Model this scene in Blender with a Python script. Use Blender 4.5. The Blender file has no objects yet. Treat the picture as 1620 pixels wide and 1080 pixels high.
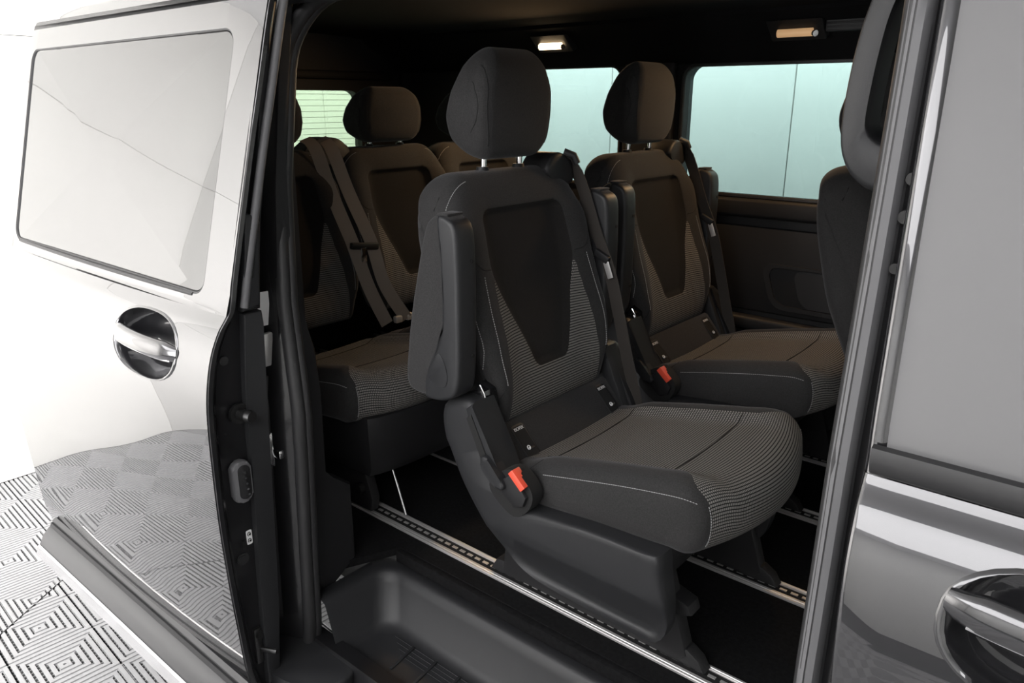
import bpy, bmesh, math, random
from math import sin, cos, pi, radians, sqrt, hypot, floor as ffloor
from mathutils import Vector, Matrix
from mathutils.bvhtree import BVHTree

scn = bpy.context.scene
COL = scn.collection
random.seed(4)

# ------------------------------------------------------------------ camera
# axes: x = towards the front of the van, y = across the van (away from the camera), z = up, z 0 = cabin floor
PITCH, HEAD = radians(17.6), radians(49.8)
fw = Vector((-cos(HEAD) * cos(PITCH), sin(HEAD) * cos(PITCH), -sin(PITCH)))
rt = Vector((sin(HEAD), cos(HEAD), 0))
up = rt.cross(fw)
cam = bpy.data.cameras.new('camera')
cam.sensor_width = 36
cam.lens = 36 * 1200 / 1620
cam.clip_start = 0.02
cam_ob = bpy.data.objects.new('camera', cam)
COL.objects.link(cam_ob)
M = Matrix((rt, up, -fw)).transposed().to_4x4()
M.translation = Vector((0, 0, 1.08))
cam_ob.matrix_world = M
scn.camera = cam_ob

# ------------------------------------------------------------------ world, lights, exposure
scn.view_settings.view_transform = 'Standard'
scn.view_settings.look = 'None'
scn.view_settings.gamma = 1
scn.view_settings.exposure = 0.0
scn.view_settings.use_curve_mapping = False
W = bpy.data.worlds.new('world')
scn.world = W
W.use_nodes = True
W.node_tree.nodes['Background'].inputs[0].default_value = (0.9, 0.93, 1, 1)
W.node_tree.nodes['Background'].inputs[1].default_value = 0.3


def area(name, loc, size, power, col=(1, 1, 1), rot=(0, 0, 0), spread=180):
    l = bpy.data.lights.new(name, 'AREA')
    l.shape = 'RECTANGLE'
    l.size, l.size_y = size
    l.energy = power
    l.color = col
    l.spread = radians(spread)
    o = bpy.data.objects.new(name, l)
    COL.objects.link(o)
    o.location = loc
    o.rotation_euler = rot
    return o


# studio ceiling lights (long panels), all pointing straight down
CEIL = 2.35
area('ceiling_panel_light', (-.7, -1.9, CEIL - .03), (4.8, 2.2), 200, (1, .985, 1))
area('ceiling_panel_light', (-1.2, 2.95, CEIL - .03), (4.6, .6), 190, (.98, 1, 1))
# unseen fill light, added to brighten the rear wall that the door mirrors
FILL_POS = Vector((-2.0, -2.4, .9))
area('rear_wall_fill', FILL_POS, (1.3, 1.8), 150, (1, .985, .985), (Vector((-3.72, .4, .8)) - FILL_POS).to_track_quat('-Z', 'Y').to_euler(), 100)

# ------------------------------------------------------------------ materials
MATS = {}


def mat(name, col=(.1, .1, .1), rough=.5, metal=0, coat=0, spec=.5, bump=None, var=0, sheen=0, emit=None):
    m = bpy.data.materials.new(name)
    m.use_nodes = True
    nt = m.node_tree
    b = nt.nodes['Principled BSDF']
    b.inputs['Base Color'].default_value = (*col, 1)
    b.inputs['Roughness'].default_value = rough
    b.inputs['Metallic'].default_value = metal
    b.inputs['Specular IOR Level'].default_value = spec
    if coat:
        b.inputs['Coat Weight'].default_value = coat
        b.inputs['Coat Roughness'].default_value = .015
    if sheen:
        b.inputs['Sheen Weight'].default_value = sheen
        b.inputs['Sheen Roughness'].default_value = .4
        b.inputs['Sheen Tint'].default_value = (.8, .8, .85, 1)
    if emit:
        b.inputs['Emission Color'].default_value = (*emit[0], 1)
        b.inputs['Emission Strength'].default_value = emit[1]
    if bump or var:
        tc = nt.nodes.new('ShaderNodeTexCoord')
    if bump:
        n = nt.nodes.new('ShaderNodeTexNoise')
        n.inputs['Scale'].default_value = bump[0]
        n.inputs['Detail'].default_value = 2
        nt.links.new(tc.outputs['Object'], n.inputs['Vector'])
        bp = nt.nodes.new('ShaderNodeBump')
        bp.inputs['Strength'].default_value = bump[1]
        bp.inputs['Distance'].default_value = .002
        nt.links.new(n.outputs['Fac'], bp.inputs['Height'])
        nt.links.new(bp.outputs['Normal'], b.inputs['Normal'])
    if var:
        n2 = nt.nodes.new('ShaderNodeTexNoise')
        n2.inputs['Scale'].default_value = var[0]
        n2.inputs['Detail'].default_value = 3
        nt.links.new(tc.outputs['Object'], n2.inputs['Vector'])
        mr = nt.nodes.new('ShaderNodeMapRange')
        mr.inputs['From Min'].default_value = .3
        mr.inputs['From Max'].default_value = .7
        mr.inputs['To Min'].default_value = 1 - var[1]
        mr.inputs['To Max'].default_value = 1 + var[1]
        nt.links.new(n2.outputs['Fac'], mr.inputs['Value'])
        vm = nt.nodes.new('ShaderNodeVectorMath')
        vm.operation = 'SCALE'
        vm.inputs[0].default_value = col
        nt.links.new(mr.outputs['Result'], vm.inputs['Scale'])
        nt.links.new(vm.outputs['Vector'], b.inputs['Base Color'])
    MATS[name] = m
    return m


def weave_mat(name, pu, pv, light, dark):
    """woven fabric: short light threads in rows on a dark ground, laid out in metres through the UV map"""
    m = bpy.data.materials.new(name)
    m.use_nodes = True
    nt = m.node_tree
    L = nt.links.new
    b = nt.nodes['Principled BSDF']
    b.inputs['Roughness'].default_value = .85
    b.inputs['Specular IOR Level'].default_value = .2
    uv = nt.nodes.new('ShaderNodeUVMap')
    sp = nt.nodes.new('ShaderNodeSeparateXYZ')
    L(uv.outputs['UV'], sp.inputs[0])

    def mth(op, a, v):
        n = nt.nodes.new('ShaderNodeMath')
        n.operation = op
        L(a, n.inputs[0])
        if isinstance(v, (int, float)):
            n.inputs[1].default_value = v
        else:
            L(v, n.inputs[1])
        return n.outputs[0]
    fv = mth('FRACT', mth('DIVIDE', sp.outputs[1], pv), 0)
    # threads lean a little inside their row
    fu = mth('FRACT', mth('ADD', mth('DIVIDE', sp.outputs[0], pu), mth('MULTIPLY', fv, .35)), 0)
    a = mth('MULTIPLY', mth('GREATER_THAN', fv, .34), mth('GREATER_THAN', fu, .3))
    mx = nt.nodes.new('ShaderNodeMix')
    mx.data_type = 'RGBA'
    L(a, mx.inputs[0])
    mx.inputs[6].default_value = (*dark, 1)
    mx.inputs[7].default_value = (*light, 1)
    L(mx.outputs[2], b.inputs['Base Color'])
    bp = nt.nodes.new('ShaderNodeBump')
    bp.inputs['Strength'].default_value = .4
    bp.inputs['Distance'].default_value = .001
    L(a, bp.inputs['Height'])
    L(bp.outputs['Normal'], b.inputs['Normal'])
    MATS[name] = m


def glass_mat(name, tint, refl=.06, rough=0.0):
    """thin pane: tinted see-through plus a Fresnel mirror"""
    m = bpy.data.materials.new(name)
    m.use_nodes = True
    nt = m.node_tree
    nt.nodes.remove(nt.nodes['Principled BSDF'])
    out = nt.nodes['Material Output']
    tr = nt.nodes.new('ShaderNodeBsdfTransparent')
    tr.inputs[0].default_value = (*tint, 1)
    gl = nt.nodes.new('ShaderNodeBsdfGlossy')
    gl.inputs['Roughness'].default_value = rough
    fr = nt.nodes.new('ShaderNodeFresnel')
    fr.inputs['IOR'].default_value = 1.5
    mx = nt.nodes.new('ShaderNodeMixShader')
    nt.links.new(fr.outputs[0], mx.inputs[0])
    nt.links.new(tr.outputs[0], mx.inputs[1])
    nt.links.new(gl.outputs[0], mx.inputs[2])
    nt.links.new(mx.outputs[0], out.inputs[0])
    MATS[name] = m


mat('paint', (.030, .030, .033), .25, .6, 1.0)
MATS['paint'].node_tree.nodes['Principled BSDF'].inputs['Coat IOR'].default_value = 1.75
mat('paint_dark', (.01, .01, .011), .3, 0, .6)
mat('gloss_black', (.008, .008, .009), .08, 0, .6)
mat('chrome', (.75, .75, .76), .12, 1)
mat('aluminium', (.72, .71, .7), .42, .75)
mat('dark_metal', (.05, .05, .05), .35, .8)
mat('fabric', (.024, .0235, .0235), .9, 0, 0, .25, (900, .35), (400, .25), .12)
mat('fabric_smooth', (.0135, .0125, .012), .95, 0, 0, .2, (700, .2), (300, .15), .04)
weave_mat('weave', .0042, .0064, (.205, .197, .187), (.012, .012, .012))
mat('thread', (.33, .33, .33), .7)
mat('pane_reflection', (.14, .14, .143), .5, 0, 0)  # dark glass; the grey wall it mirrors is painted into its colour
mat('seam', (.006, .006, .006), .9)
mat('plastic', (.017, .0175, .019), .48, 0, 0, .42, (1400, .12))
mat('plastic_dark', (.011, .011, .012), .55, 0, 0, .4, (1200, .1))
mat('carpet', (.0075, .0075, .008), 1, 0, 0, .1, (900, .8), (120, .4))
mat('headliner', (.008, .008, .0085), 1, 0, 0, .1, (600, .3))
mat('rubber', (.022, .022, .023), .5, 0, 0, .45)
mat('rubber_grey', (.12, .12, .125), .55, 0, 0, .45)
mat('trim_grey', (.05, .05, .052), .38, .4)
mat('belt_dark', (.045, .040, .036), .6, 0, 0, .4, (1500, .3))
mat('belt', (.24, .20, .165), .7, 0, 0, .4, (1500, .3))  # bench belts: the cabin lamp's glow is painted into this paler, warmer colour
mat('red_button', (.75, .09, .05), .35)
mat('white_print', (.75, .75, .75), .6)
mat('lamp_lens', (.9, .8, .65), .4, emit=((1, .72, .42), 9))
mat('lamp_lens_dim', (.6, .42, .25), .4, emit=((1, .58, .28), .35))
mat('studio_wall', (.82, .82, .8), .8)
mat('studio_wall_warm', (.84, .825, .79), .8)
mat('studio_ceiling', (.8, .8, .8), .9)
mat('tile_white', (.33, .33, .335), .4, 0, 0, .4, None, (30, .05))
mat('tile_base', (.03, .03, .032), .7)
mat('tile_web', (.2, .2, .21), .6)
glass_mat('glass_tint', (.56, .66, .65))
glass_mat('glass_dark', (.06, .065, .065))
glass_mat('glass_rear', (.54, .62, .53))
mat('heating_wire', (.12, .16, .12), .6)


# ------------------------------------------------------------------ mesh helpers
def link(name, me, parent=None, loc=None):
    o = bpy.data.objects.new(name, me)
    COL.objects.link(o)
    if parent:
        o.parent = parent
    if loc:
        o.location = loc
    return o


def tag(o, label=None, cat=None, group=None, kind=None):
    if label: o['label'] = label
    if cat: o['category'] = cat
    if group: o['group'] = group
    if kind: o['kind'] = kind
    return o


def empty(name, loc=(0, 0, 0), parent=None):
    return link(name, None, parent, loc)


def smooth_mesh(me, ang=35):
    me.polygons.foreach_set('use_smooth', [True] * len(me.polygons))
    try:
        me.set_sharp_from_angle(angle=radians(ang))
    except Exception:
        pass


def from_bm(bm, name, m, parent=None, smooth=True, ang=35):
    bmesh.ops.recalc_face_normals(bm, faces=bm.faces)
    me = bpy.data.meshes.new(name)
    bm.to_mesh(me)
    bm.free()
    for k in (m if isinstance(m, (list, tuple)) else [m]):
        me.materials.append(MATS[k])
    if smooth: smooth_mesh(me, ang)
    return link(name, me, parent)


def add_box(bm, c, s, R=None, bev=0, seg=2):
    r = bmesh.ops.create_cube(bm, size=1)
    vs = r['verts']
    bmesh.ops.scale(bm, vec=Vector(s), verts=vs)
    if bev:
        es = list({e for v in vs for e in v.link_edges})
        rr = bmesh.ops.bevel(bm, geom=es, offset=bev, segments=seg, affect='EDGES', profile=.5)
        vs = list({v for f in rr['faces'] for v in f.verts} | {v for v in vs if v.is_valid})
    if R: bmesh.ops.transform(bm, matrix=R.to_4x4(), verts=vs)
    bmesh.ops.translate(bm, vec=Vector(c), verts=vs)
    return vs


def box(name, m, parent, c, s, bev=.004, R=None, seg=2):
    bm = bmesh.new()
    add_box(bm, c, s, R, bev, seg)
    return from_bm(bm, name, m, parent)


def rot(ax, a):
    return Matrix.Rotation(radians(a), 3, ax)


def add_prism(bm, poly, f0, f1, bev=0, seg=2):
    """poly: 2D loop; f0/f1 map (a,b) to 3D for the two faces"""
    a = [bm.verts.new(f0(*p)) for p in poly]
    b = [bm.verts.new(f1(*p)) for p in poly]
    n = len(poly)
    fa = bm.faces.new(a)
    fb = bm.faces.new(b[::-1])
    for i in range(n):
        bm.faces.new((a[i], b[i], b[(i + 1) % n], a[(i + 1) % n]))
    if bev:
        es = list(fa.edges) + list(fb.edges)
        bmesh.ops.bevel(bm, geom=es, offset=bev, segments=seg, affect='EDGES', profile=.5)


def prism_y(name, m, parent, poly, y0, y1, bev=0, seg=2):
    bm = bmesh.new()
    add_prism(bm, poly, lambda a, b: (a, y0, b), lambda a, b: (a, y1, b), bev, seg)
    return from_bm(bm, name, m, parent)


def prism_x(name, m, parent, poly, x0, x1, bev=0, seg=2):
    bm = bmesh.new()
    add_prism(bm, poly, lambda a, b: (x0, a, b), lambda a, b: (x1, a, b), bev, seg)
    return from_bm(bm, name, m, parent)


def add_tube(bm, pts, r, n=8, cap=True, sx=1.0, wdir=None, flat=None):
    """round tube along pts; flat=(half width, half thickness) with wdir gives a ribbon"""
    pts = [Vector(p) for p in pts]
    N = len(pts)
    rings = []
    u = None
    for i, p in enumerate(pts):
        t = (pts[min(i + 1, N - 1)] - pts[max(i - 1, 0)]).normalized()
        if wdir is not None:
            w = Vector(wdir(i / (N - 1)) if callable(wdir) else wdir)
            u = (w - t * w.dot(t)).normalized()
        elif u is None:
            u = t.orthogonal().normalized()
        else:
            u = (u - t * u.dot(t)).normalized()
        v = t.cross(u)
        rr = r(i / (N - 1)) if callable(r) else r
        ring = []
        if flat:
            hw, ht = flat
            for (a, b) in ((-hw, -ht), (hw, -ht), (hw, ht), (-hw, ht)):
                ring.append(bm.verts.new(p + u * a + v * b))
        else:
            for k in range(n):
                a = 2 * pi * k / n
                ring.append(bm.verts.new(p + (u * cos(a) * sx + v * sin(a)) * rr))
        rings.append(ring)
    k = len(rings[0])
    for i in range(N - 1):
        for j in range(k):
            bm.faces.new((rings[i][j], rings[i][(j + 1) % k], rings[i + 1][(j + 1) % k], rings[i + 1][j]))
    if cap:
        bm.faces.new(rings[0][::-1])
        bm.faces.new(rings[-1])


def tube(name, m, parent, pts, r, n=8, **k):
    bm = bmesh.new()
    add_tube(bm, pts, r, n, **k)
    return from_bm(bm, name, m, parent, ang=50)


def crspline(ctrl, n, closed=False):
    """Catmull-Rom through ctrl, resampled to n even points"""
    P = [Vector(c) for c in ctrl]
    N = len(P)
    out = []
    for i in range(N if closed else N - 1):
        g = (lambda k: P[k % N]) if closed else (lambda k: P[max(0, min(N - 1, k))])
        p0, p1, p2, p3 = g(i - 1), g(i), g(i + 1), g(i + 2)
        for k in range(24):
            t = k / 24
            out.append(.5 * ((2 * p1) + (-p0 + p2) * t + (2 * p0 - 5 * p1 + 4 * p2 - p3) * t * t + (-p0 + 3 * p1 - 3 * p2 + p3) * t ** 3))
    out.append(P[0].copy() if closed else P[-1].copy())
    L = [0]
    for a, b in zip(out, out[1:]): L.append(L[-1] + (b - a).length)
    res = []
    j = 0
    for k in range(n):
        d = L[-1] * k / (n if closed else n - 1)
        while j < len(L) - 2 and L[j + 1] < d: j += 1
        f = (d - L[j]) / max(1e-9, L[j + 1] - L[j])
        res.append(out[j].lerp(out[j + 1], min(1, f)))
    return res


def lerp_tab(tab, x):
    if x <= tab[0][0]: return tab[0][1]
    for (a, b), (c, d) in zip(tab, tab[1:]):
        if x <= c:
            f = (x - a) / (c - a)
            return b + (d - b) * f
    return tab[-1][1]


def smoothtab(tab, x):
    if x <= tab[0][0]: return tab[0][1]
    for (a, b), (c, d) in zip(tab, tab[1:]):
        if x <= c:
            f = (x - a) / (c - a)
            f = f * f * (3 - 2 * f)
            return b + (d - b) * f
    return tab[-1][1]


def sstep(a, b, x):
    t = max(0, min(1, (x - a) / (b - a)))
    return t * t * (3 - 2 * t)


def pillow(name, mats, parent, prof, rings, warp, fmat):
    """closed side profile (x,z) swept across in rings of (t, inset); warp(x,t,z)->xyz; fmat(x,t,z,nx,nz)->material index"""
    N = len(prof)
    nor = []
    area2 = sum(prof[i].x * prof[(i + 1) % N].y - prof[(i + 1) % N].x * prof[i].y for i in range(N))
    sg = 1 if area2 > 0 else -1
    for i in range(N):
        d = prof[(i + 1) % N] - prof[i - 1]
        nn = Vector((d.y, -d.x)) * sg
        nor.append(nn.normalized())
    arc = [0]
    for i in range(N): arc.append(arc[-1] + (prof[(i + 1) % N] - prof[i]).length)
    verts, faces, fm, uvs = [], [], [], []
    for (t, ins) in rings:
        for i in range(N):
            p = prof[i] - nor[i] * ins
            verts.append(warp(p.x, t, p.y))
    R = len(rings)
    for j in range(R - 1):
        for i in range(N):
            k = (i + 1) % N
            faces.append((j * N + i, j * N + k, (j + 1) * N + k, (j + 1) * N + i))
            tm = (rings[j][0] + rings[j + 1][0]) / 2
            pm = (prof[i] + prof[k]) / 2
            fm.append(fmat(pm.x, tm, pm.y, nor[i].x, nor[i].y))
            ya, yb, yc, yd = (verts[v][1] for v in faces[-1])
            uvs += [(ya, arc[i]), (yb, arc[i + 1]), (yc, arc[i + 1]), (yd, arc[i])]
    for j, flip in ((0, False), (R - 1, True)):
        c = Vector((0, 0, 0))
        for i in range(N): c += Vector(verts[j * N + i])
        c /= N
        verts.append(tuple(c))
        ci = len(verts) - 1
        for i in range(N):
            k = (i + 1) % N
            faces.append((j * N + i, ci, j * N + k) if not flip else (j * N + i, j * N + k, ci))
            pm = (prof[i] + prof[k]) / 2
            fm.append(0)
            uvs += [(0, 0)] * 3
    me = bpy.data.meshes.new(name)
    me.from_pydata(verts, [], faces)
    if sg > 0: me.flip_normals()
    for k in mats: me.materials.append(MATS[k])
    me.polygons.foreach_set('material_index', fm)
    uvl = me.uv_layers.new(name='UVMap')
    if sg <= 0:
        uvl.data.foreach_set('uv', [c for p in uvs for c in p])
    else:
        q, li = [], 0
        for f in faces:
            n = len(f)
            chunk = uvs[li:li + n]
            li += n
            q += [chunk[0]] + chunk[1:][::-1]
        uvl.data.foreach_set('uv', [c for p in q for c in p])
    smooth_mesh(me, 60)
    me.update()
    return link(name, me, parent)


def edge_rings(spec, r, frac=.35, last=None, n=9):
    """rings over t in [-T,T]; the outermost unit of t rounds over with radius r. spec = list of positive t values"""
    T = last
    ts = sorted(set([0.0] + spec))
    ts = [-t for t in ts[:0:-1]] + ts
    out = []
    for t in ts:
        q = abs(t) - (T - 1)
        a = max(0, (q - frac) / (1 - frac)) if q > 0 else 0
        out.append((t, r * (1 - sqrt(max(0, 1 - a * a)))))
    return out


def rr_loop(x0, z0, x1, z1, r, n=8):
    P = []
    for (cx, cz, a0) in ((x1 - r, z1 - r, 0), (x0 + r, z1 - r, 90), (x0 + r, z0 + r, 180), (x1 - r, z0 + r, 270)):
        for k in range(n + 1):
            a = radians(a0 + 90 * k / n)
            P.append((cx + r * cos(a), cz + r * sin(a)))
    return P


def plate(name, m, parent, outer, holes, f0, f1):
    """flat plate with holes: 2D loops, f0/f1 map to the two faces"""
    bm = bmesh.new()
    es, loops = [], []
    for lp in [outer] + holes:
        vs = [bm.verts.new((a, b, 0)) for a, b in lp]
        loops.append(vs)
        es += [bm.edges.new((vs[i], vs[(i + 1) % len(vs)])) for i in range(len(vs))]
    bmesh.ops.triangle_fill(bm, use_beauty=True, use_dissolve=False, edges=es, normal=(0, 0, 1))
    tris = [[v.index for v in f.verts] for f in bm.faces] if False else None
    bm.verts.index_update()
    tris = [[v.index for v in f.verts] for f in bm.faces]
    co = [(v.co.x, v.co.y) for v in bm.verts]
    li = [[v.index for v in vs] for vs in loops]
    bm.free()
    n = len(co)
    V = [f0(*c) for c in co] + [f1(*c) for c in co]
    F = [tuple(t) for t in tris] + [tuple(i + n for i in t[::-1]) for t in tris]
    for lp in li:
        for i in range(len(lp)):
            a, b = lp[i], lp[(i + 1) % len(lp)]
            F.append((a, b, b + n, a + n))
    bm = bmesh.new()
    vs = [bm.verts.new(v) for v in V]
    for f in F:
        try: bm.faces.new([vs[i] for i in f])
        except ValueError: pass
    return from_bm(bm, name, m, parent, ang=30)


def bvh_of(o):
    me = o.data
    return BVHTree.FromPolygons([v.co.copy() for v in me.vertices], [list(p.vertices) for p in me.polygons])


def stitches(name, parent, bvh, pts, axis, step=.0052, L=.0034, w=.0011, m='thread'):
    """dashes of thread on a surface; pts = guide points (3D) dropped on the surface along -axis"""
    line = crspline(pts, max(6, int(sum((Vector(b) - Vector(a)).length for a, b in zip(pts, pts[1:])) / .002)))
    ax = Vector(axis)
    hit = []
    for p in line:
        h = bvh.ray_cast(p + ax * .4, -ax)
        if h[0] is not None: hit.append((h[0], h[1] if h[1].dot(ax) > 0 else -h[1]))
    bm = bmesh.new()
    d, nxt = 0, 0
    for i in range(len(hit) - 1):
        a, na = hit[i]
        b, _ = hit[i + 1]
        seg = (b - a).length
        if seg > .02: continue
        while nxt <= d + seg and seg > 1e-6:
            t = (b - a) / seg
            c = a + t * (nxt - d) + na * .0006
            s = t.cross(na).normalized()
            q = [bm.verts.new(c + t * x * L / 2 + s * y * w / 2 + na * z * .0006) for z in (-1, 1) for (x, y) in ((-1, -1), (1, -1), (1, 1), (-1, 1))]
            for f in ((4, 5, 6, 7), (0, 1, 5, 4), (1, 2, 6, 5), (2, 3, 7, 6), (3, 0, 4, 7)):
                bm.faces.new([q[k] for k in f])
            nxt += step
        d += seg
    return from_bm(bm, name, m, parent, smooth=False)


def groove(name, parent, bvh, pts, axis, r=.0012, m='seam'):
    line = crspline(pts, max(8, int(sum((Vector(b) - Vector(a)).length for a, b in zip(pts, pts[1:])) / .006)))
    ax = Vector(axis)
    hit = []
    for p in line:
        h = bvh.ray_cast(p + ax * .4, -ax)
        if h[0] is not None: hit.append(h[0])
    return tube(name, m, parent, hit, r, 6)


_TXT = {}


def text_mesh(name, s, m, parent, size, R, loc):
    c = bpy.data.curves.new(name, 'FONT')
    c.body = s
    c.size = size
    c.align_x = 'CENTER'
    c.align_y = 'CENTER'
    c.extrude = .0003
    o = bpy.data.objects.new(name, c)
    COL.objects.link(o)
    bpy.context.view_layer.update()
    me = bpy.data.meshes.new_from_object(o)
    bpy.data.objects.remove(o)
    me.materials.clear()
    me.materials.append(MATS[m])
    me.transform(R.to_4x4())
    k = link(name, me, parent, loc)
    return k


def copy_tree(o, parent=None):
    c = o.copy()
    COL.objects.link(c)
    c.parent = parent
    for ch in [k for k in bpy.data.objects if k.parent == o]:
        copy_tree(ch, c)
    return c


# ================================================================== THE STUDIO
GZ = -.55   # studio floor level
X0, X1, Y0, Y1 = -3.72, 3.2, -3.4, 3.6


def slab(name, m, c, s, label=None):
    o = box(name, m, None, c, s, 0)
    o['kind'] = 'structure'
    if label: o['label'] = label
    return o


flr = slab('floor', 'tile_base', ((X0 + X1) / 2, (Y0 + Y1) / 2, GZ - .06), (X1 - X0 + .4, Y1 - Y0 + .4, .08), 'studio floor laid with white ribbed plastic tiles')
slab('ceiling', 'studio_ceiling', ((X0 + X1) / 2, (Y0 + Y1) / 2, CEIL + .05), (X1 - X0 + .4, Y1 - Y0 + .4, .1), 'white studio ceiling')
wr = slab('wall_rear', 'studio_wall_warm', (X0 - .1, (Y0 + Y1) / 2, (CEIL + GZ) / 2), (.1, Y1 - Y0 + .4, CEIL - GZ), 'bright cream studio wall behind the van')
slab('wall_front', 'studio_wall', (X1 + .1, (Y0 + Y1) / 2, (CEIL + GZ) / 2), (.1, Y1 - Y0 + .4, CEIL - GZ), 'white studio wall ahead of the van')
wf = slab('wall_far', 'studio_wall', ((X0 + X1) / 2, Y1 + .1, (CEIL + GZ) / 2), (X1 - X0 + .2, .1, CEIL - GZ), 'white panelled studio wall beyond the van windows')
slab('wall_near', 'studio_wall', ((X0 + X1) / 2, Y0 - .1, (CEIL + GZ) / 2), (X1 - X0 + .2, .1, CEIL - GZ), 'white studio wall facing the open door')
# wall panels with narrow joints
x = -2.34 - .98 * 2
pm = None
while x < X1:
    a, b = max(x, X0), min(x + .98, X1)
    if b - a > .05:
        box('wall_panel', 'studio_wall', wf, ((a + b) / 2, Y1 + .02, (CEIL + GZ) / 2), (b - a - .006, .06, CEIL - GZ - .004), .003)
    x += .98
for (za, zb) in ((GZ, 1.335), (1.335, CEIL)):
    y = Y0
    while y < Y1 - .1:
        box('wall_panel', 'studio_wall_warm', wr, (X0 - .02, y + .7, (za + zb) / 2), (.06, 1.397, zb - za - .003), .001)
        y += 1.4

# ---- floor tiles: concentric square ribs round each node, 2 x 2 nodes a tile
def tile_mesh(name, cell, pitch, width, webs=True):
    bm = bmesh.new()
    h, lo = 0.0, -.013

    def bar(x0, y0, x1, y1, z1, z0):
        v = [bm.verts.new(p) for p in ((x0, y0, z0), (x1, y0, z0), (x1, y1, z0), (x0, y1, z0), (x0, y0, z1), (x1, y0, z1), (x1, y1, z1), (x0, y1, z1))]
        for f in ((4, 5, 6, 7), (0, 1, 5, 4), (1, 2, 6, 5), (2, 3, 7, 6), (3, 0, 4, 7)):
            bm.faces.new([v[k] for k in f])
    H = cell / 2
    for cx in (-H, H):
        for cy in (-H, H):
            k = 0
            d = pitch * .5
            while d < H - .001:
                w = width / 2
                # four mitred ribs at distance d from the node
                for q in range(4):
                    ca, sa = (1, 0, -1, 0)[q], (0, 1, 0, -1)[q]
                    P = [(d - w, -(d - w)), (d + w, -(d + w)), (d + w, d + w), (d - w, d - w)]
                    P = [(min(a, H), max(-H, min(H, b))) for a, b in P]
                    V = [(cx + a * ca - b * sa, cy + a * sa + b * ca) for a, b in P]
                    t = [bm.verts.new((a, b, h)) for a, b in V]
                    u = [bm.verts.new((a, b, lo)) for a, b in V]
                    bm.faces.new(t)
                    if q % 2 == 0 and d < pitch:
                        pl = [(0, 0), (H, -H), (H, H)]
                        bm.faces.new([bm.verts.new((cx + a * ca - b * sa, cy + a * sa + b * ca, -.0042)) for a, b in pl])  # plate added only to lighten the gaps between these ribs
                    for i in range(4):
                        bm.faces.new((t[i], u[i], u[(i + 1) % 4], t[(i + 1) % 4]))
                d += pitch
            # short webs under the ribs
            n = int(cell / (pitch * .8))
            for i in range(n + 1):
                s = -H + cell * i / n
                bar(cx - H, cy + s - .0012, cx + H, cy + s + .0012, -.0045, lo)
                bar(cx + s - .0012, cy - H, cx + s + .0012, cy + H, -.0045, lo)
    return bm


def finish_tile(bm, name):
    me = bpy.data.meshes.new(name)
    bmesh.ops.recalc_face_normals(bm, faces=bm.faces)
    bm.to_mesh(me)
    bm.free()
    me.materials.append(MATS['tile_white'])
    return me


SEAM_P, SEAM_D = Vector((-2.68, .67, 0)), Vector((-.55, .835, 0)).normalized()
SEAM_N = Vector((SEAM_D.y, -SEAM_D.x, 0))     # points to the near field (+x)
RT = Matrix.Rotation(radians(-3.2), 4, 'Z')
VAN_RECT = (-2.6, .95, .9, 2.4)      # nothing of the floor shows under the van
for (cell, pitch, width, org, side) in ((.241, .0201, .0120, Vector((-2.378, .702, GZ)), 1), (.329, .0183, .0112, Vector((-2.831, .811, GZ)), -1)):
    T = cell * 2
    full = None
    for i in range(-14, 20):
        for j in range(-14, 14):
            c = org + (RT @ Vector((i * T, j * T, 0)))
            hs = T / 2
            if c.x < X0 - hs * .5 or c.x > 1.6 or c.y < -2.2 or c.y > 2.6: continue
            if VAN_RECT[0] < c.x < VAN_RECT[2] and VAN_RECT[1] + hs < c.y < VAN_RECT[3]: continue
            if c.x > -2.2 and c.y > .95 + hs: continue
            d = (c - SEAM_P).dot(SEAM_N) * side
            reach = hs * 1.42
            if d < -reach: continue
            M4 = Matrix.Translation(c) @ RT
            if d < reach or c.x - hs < X0 + .03:
                bm = tile_mesh('floor_tile', cell, pitch, width)
                bmesh.ops.transform(bm, matrix=M4, verts=bm.verts)
                bmesh.ops.bisect_plane(bm, geom=bm.verts[:] + bm.edges[:] + bm.faces[:], plane_co=SEAM_P + SEAM_N * side * .003, plane_no=SEAM_N * side, clear_inner=True)
                if bm.verts:
                    bmesh.ops.bisect_plane(bm, geom=bm.verts[:] + bm.edges[:] + bm.faces[:], plane_co=(X0 + .012, 0, 0), plane_no=(1, 0, 0), clear_inner=True)
                if len(bm.faces) < 20:
                    bm.free()
                    continue
                me = finish_tile(bm, 'floor_tile')
                link('floor_tile', me, flr)
            else:
                if full is None: full = finish_tile(tile_mesh('floor_tile', cell, pitch, width), 'floor_tile')
                o = link('floor_tile', full, flr)
                o.matrix_local = M4

# ================================================================== THE VAN
van = empty('van', (-1.2, 1.7, GZ))
tag(van, 'dark grey passenger van with its sliding side door open', 'van')
bpy.context.view_layer.update()
VOFF = van.location.copy()


class V:     # meshes are written in scene coordinates; the van's origin is compensated here
    @staticmethod
    def fix(o):
        o.location = -VOFF
        return o


def vpart(o):
    if o.parent == van: o.location = o.location - VOFF
    return o


# ---- outer skin section of the closed body: y as a function of z
SK = [(-.24, .80), (-.20, .775), (-.113, .752), (.018, .742), (.15, .735), (.28, .731), (.40, .732), (.50, .735), (.56, .742), (.62, .757), (.665, .778), (.69, .797), (.703, .805), (.75, .815), (.98, .874), (1.10, .907), (1.253, .949), (1.30, .968)]


def yb(z):
    return crt(SK, z)


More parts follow.
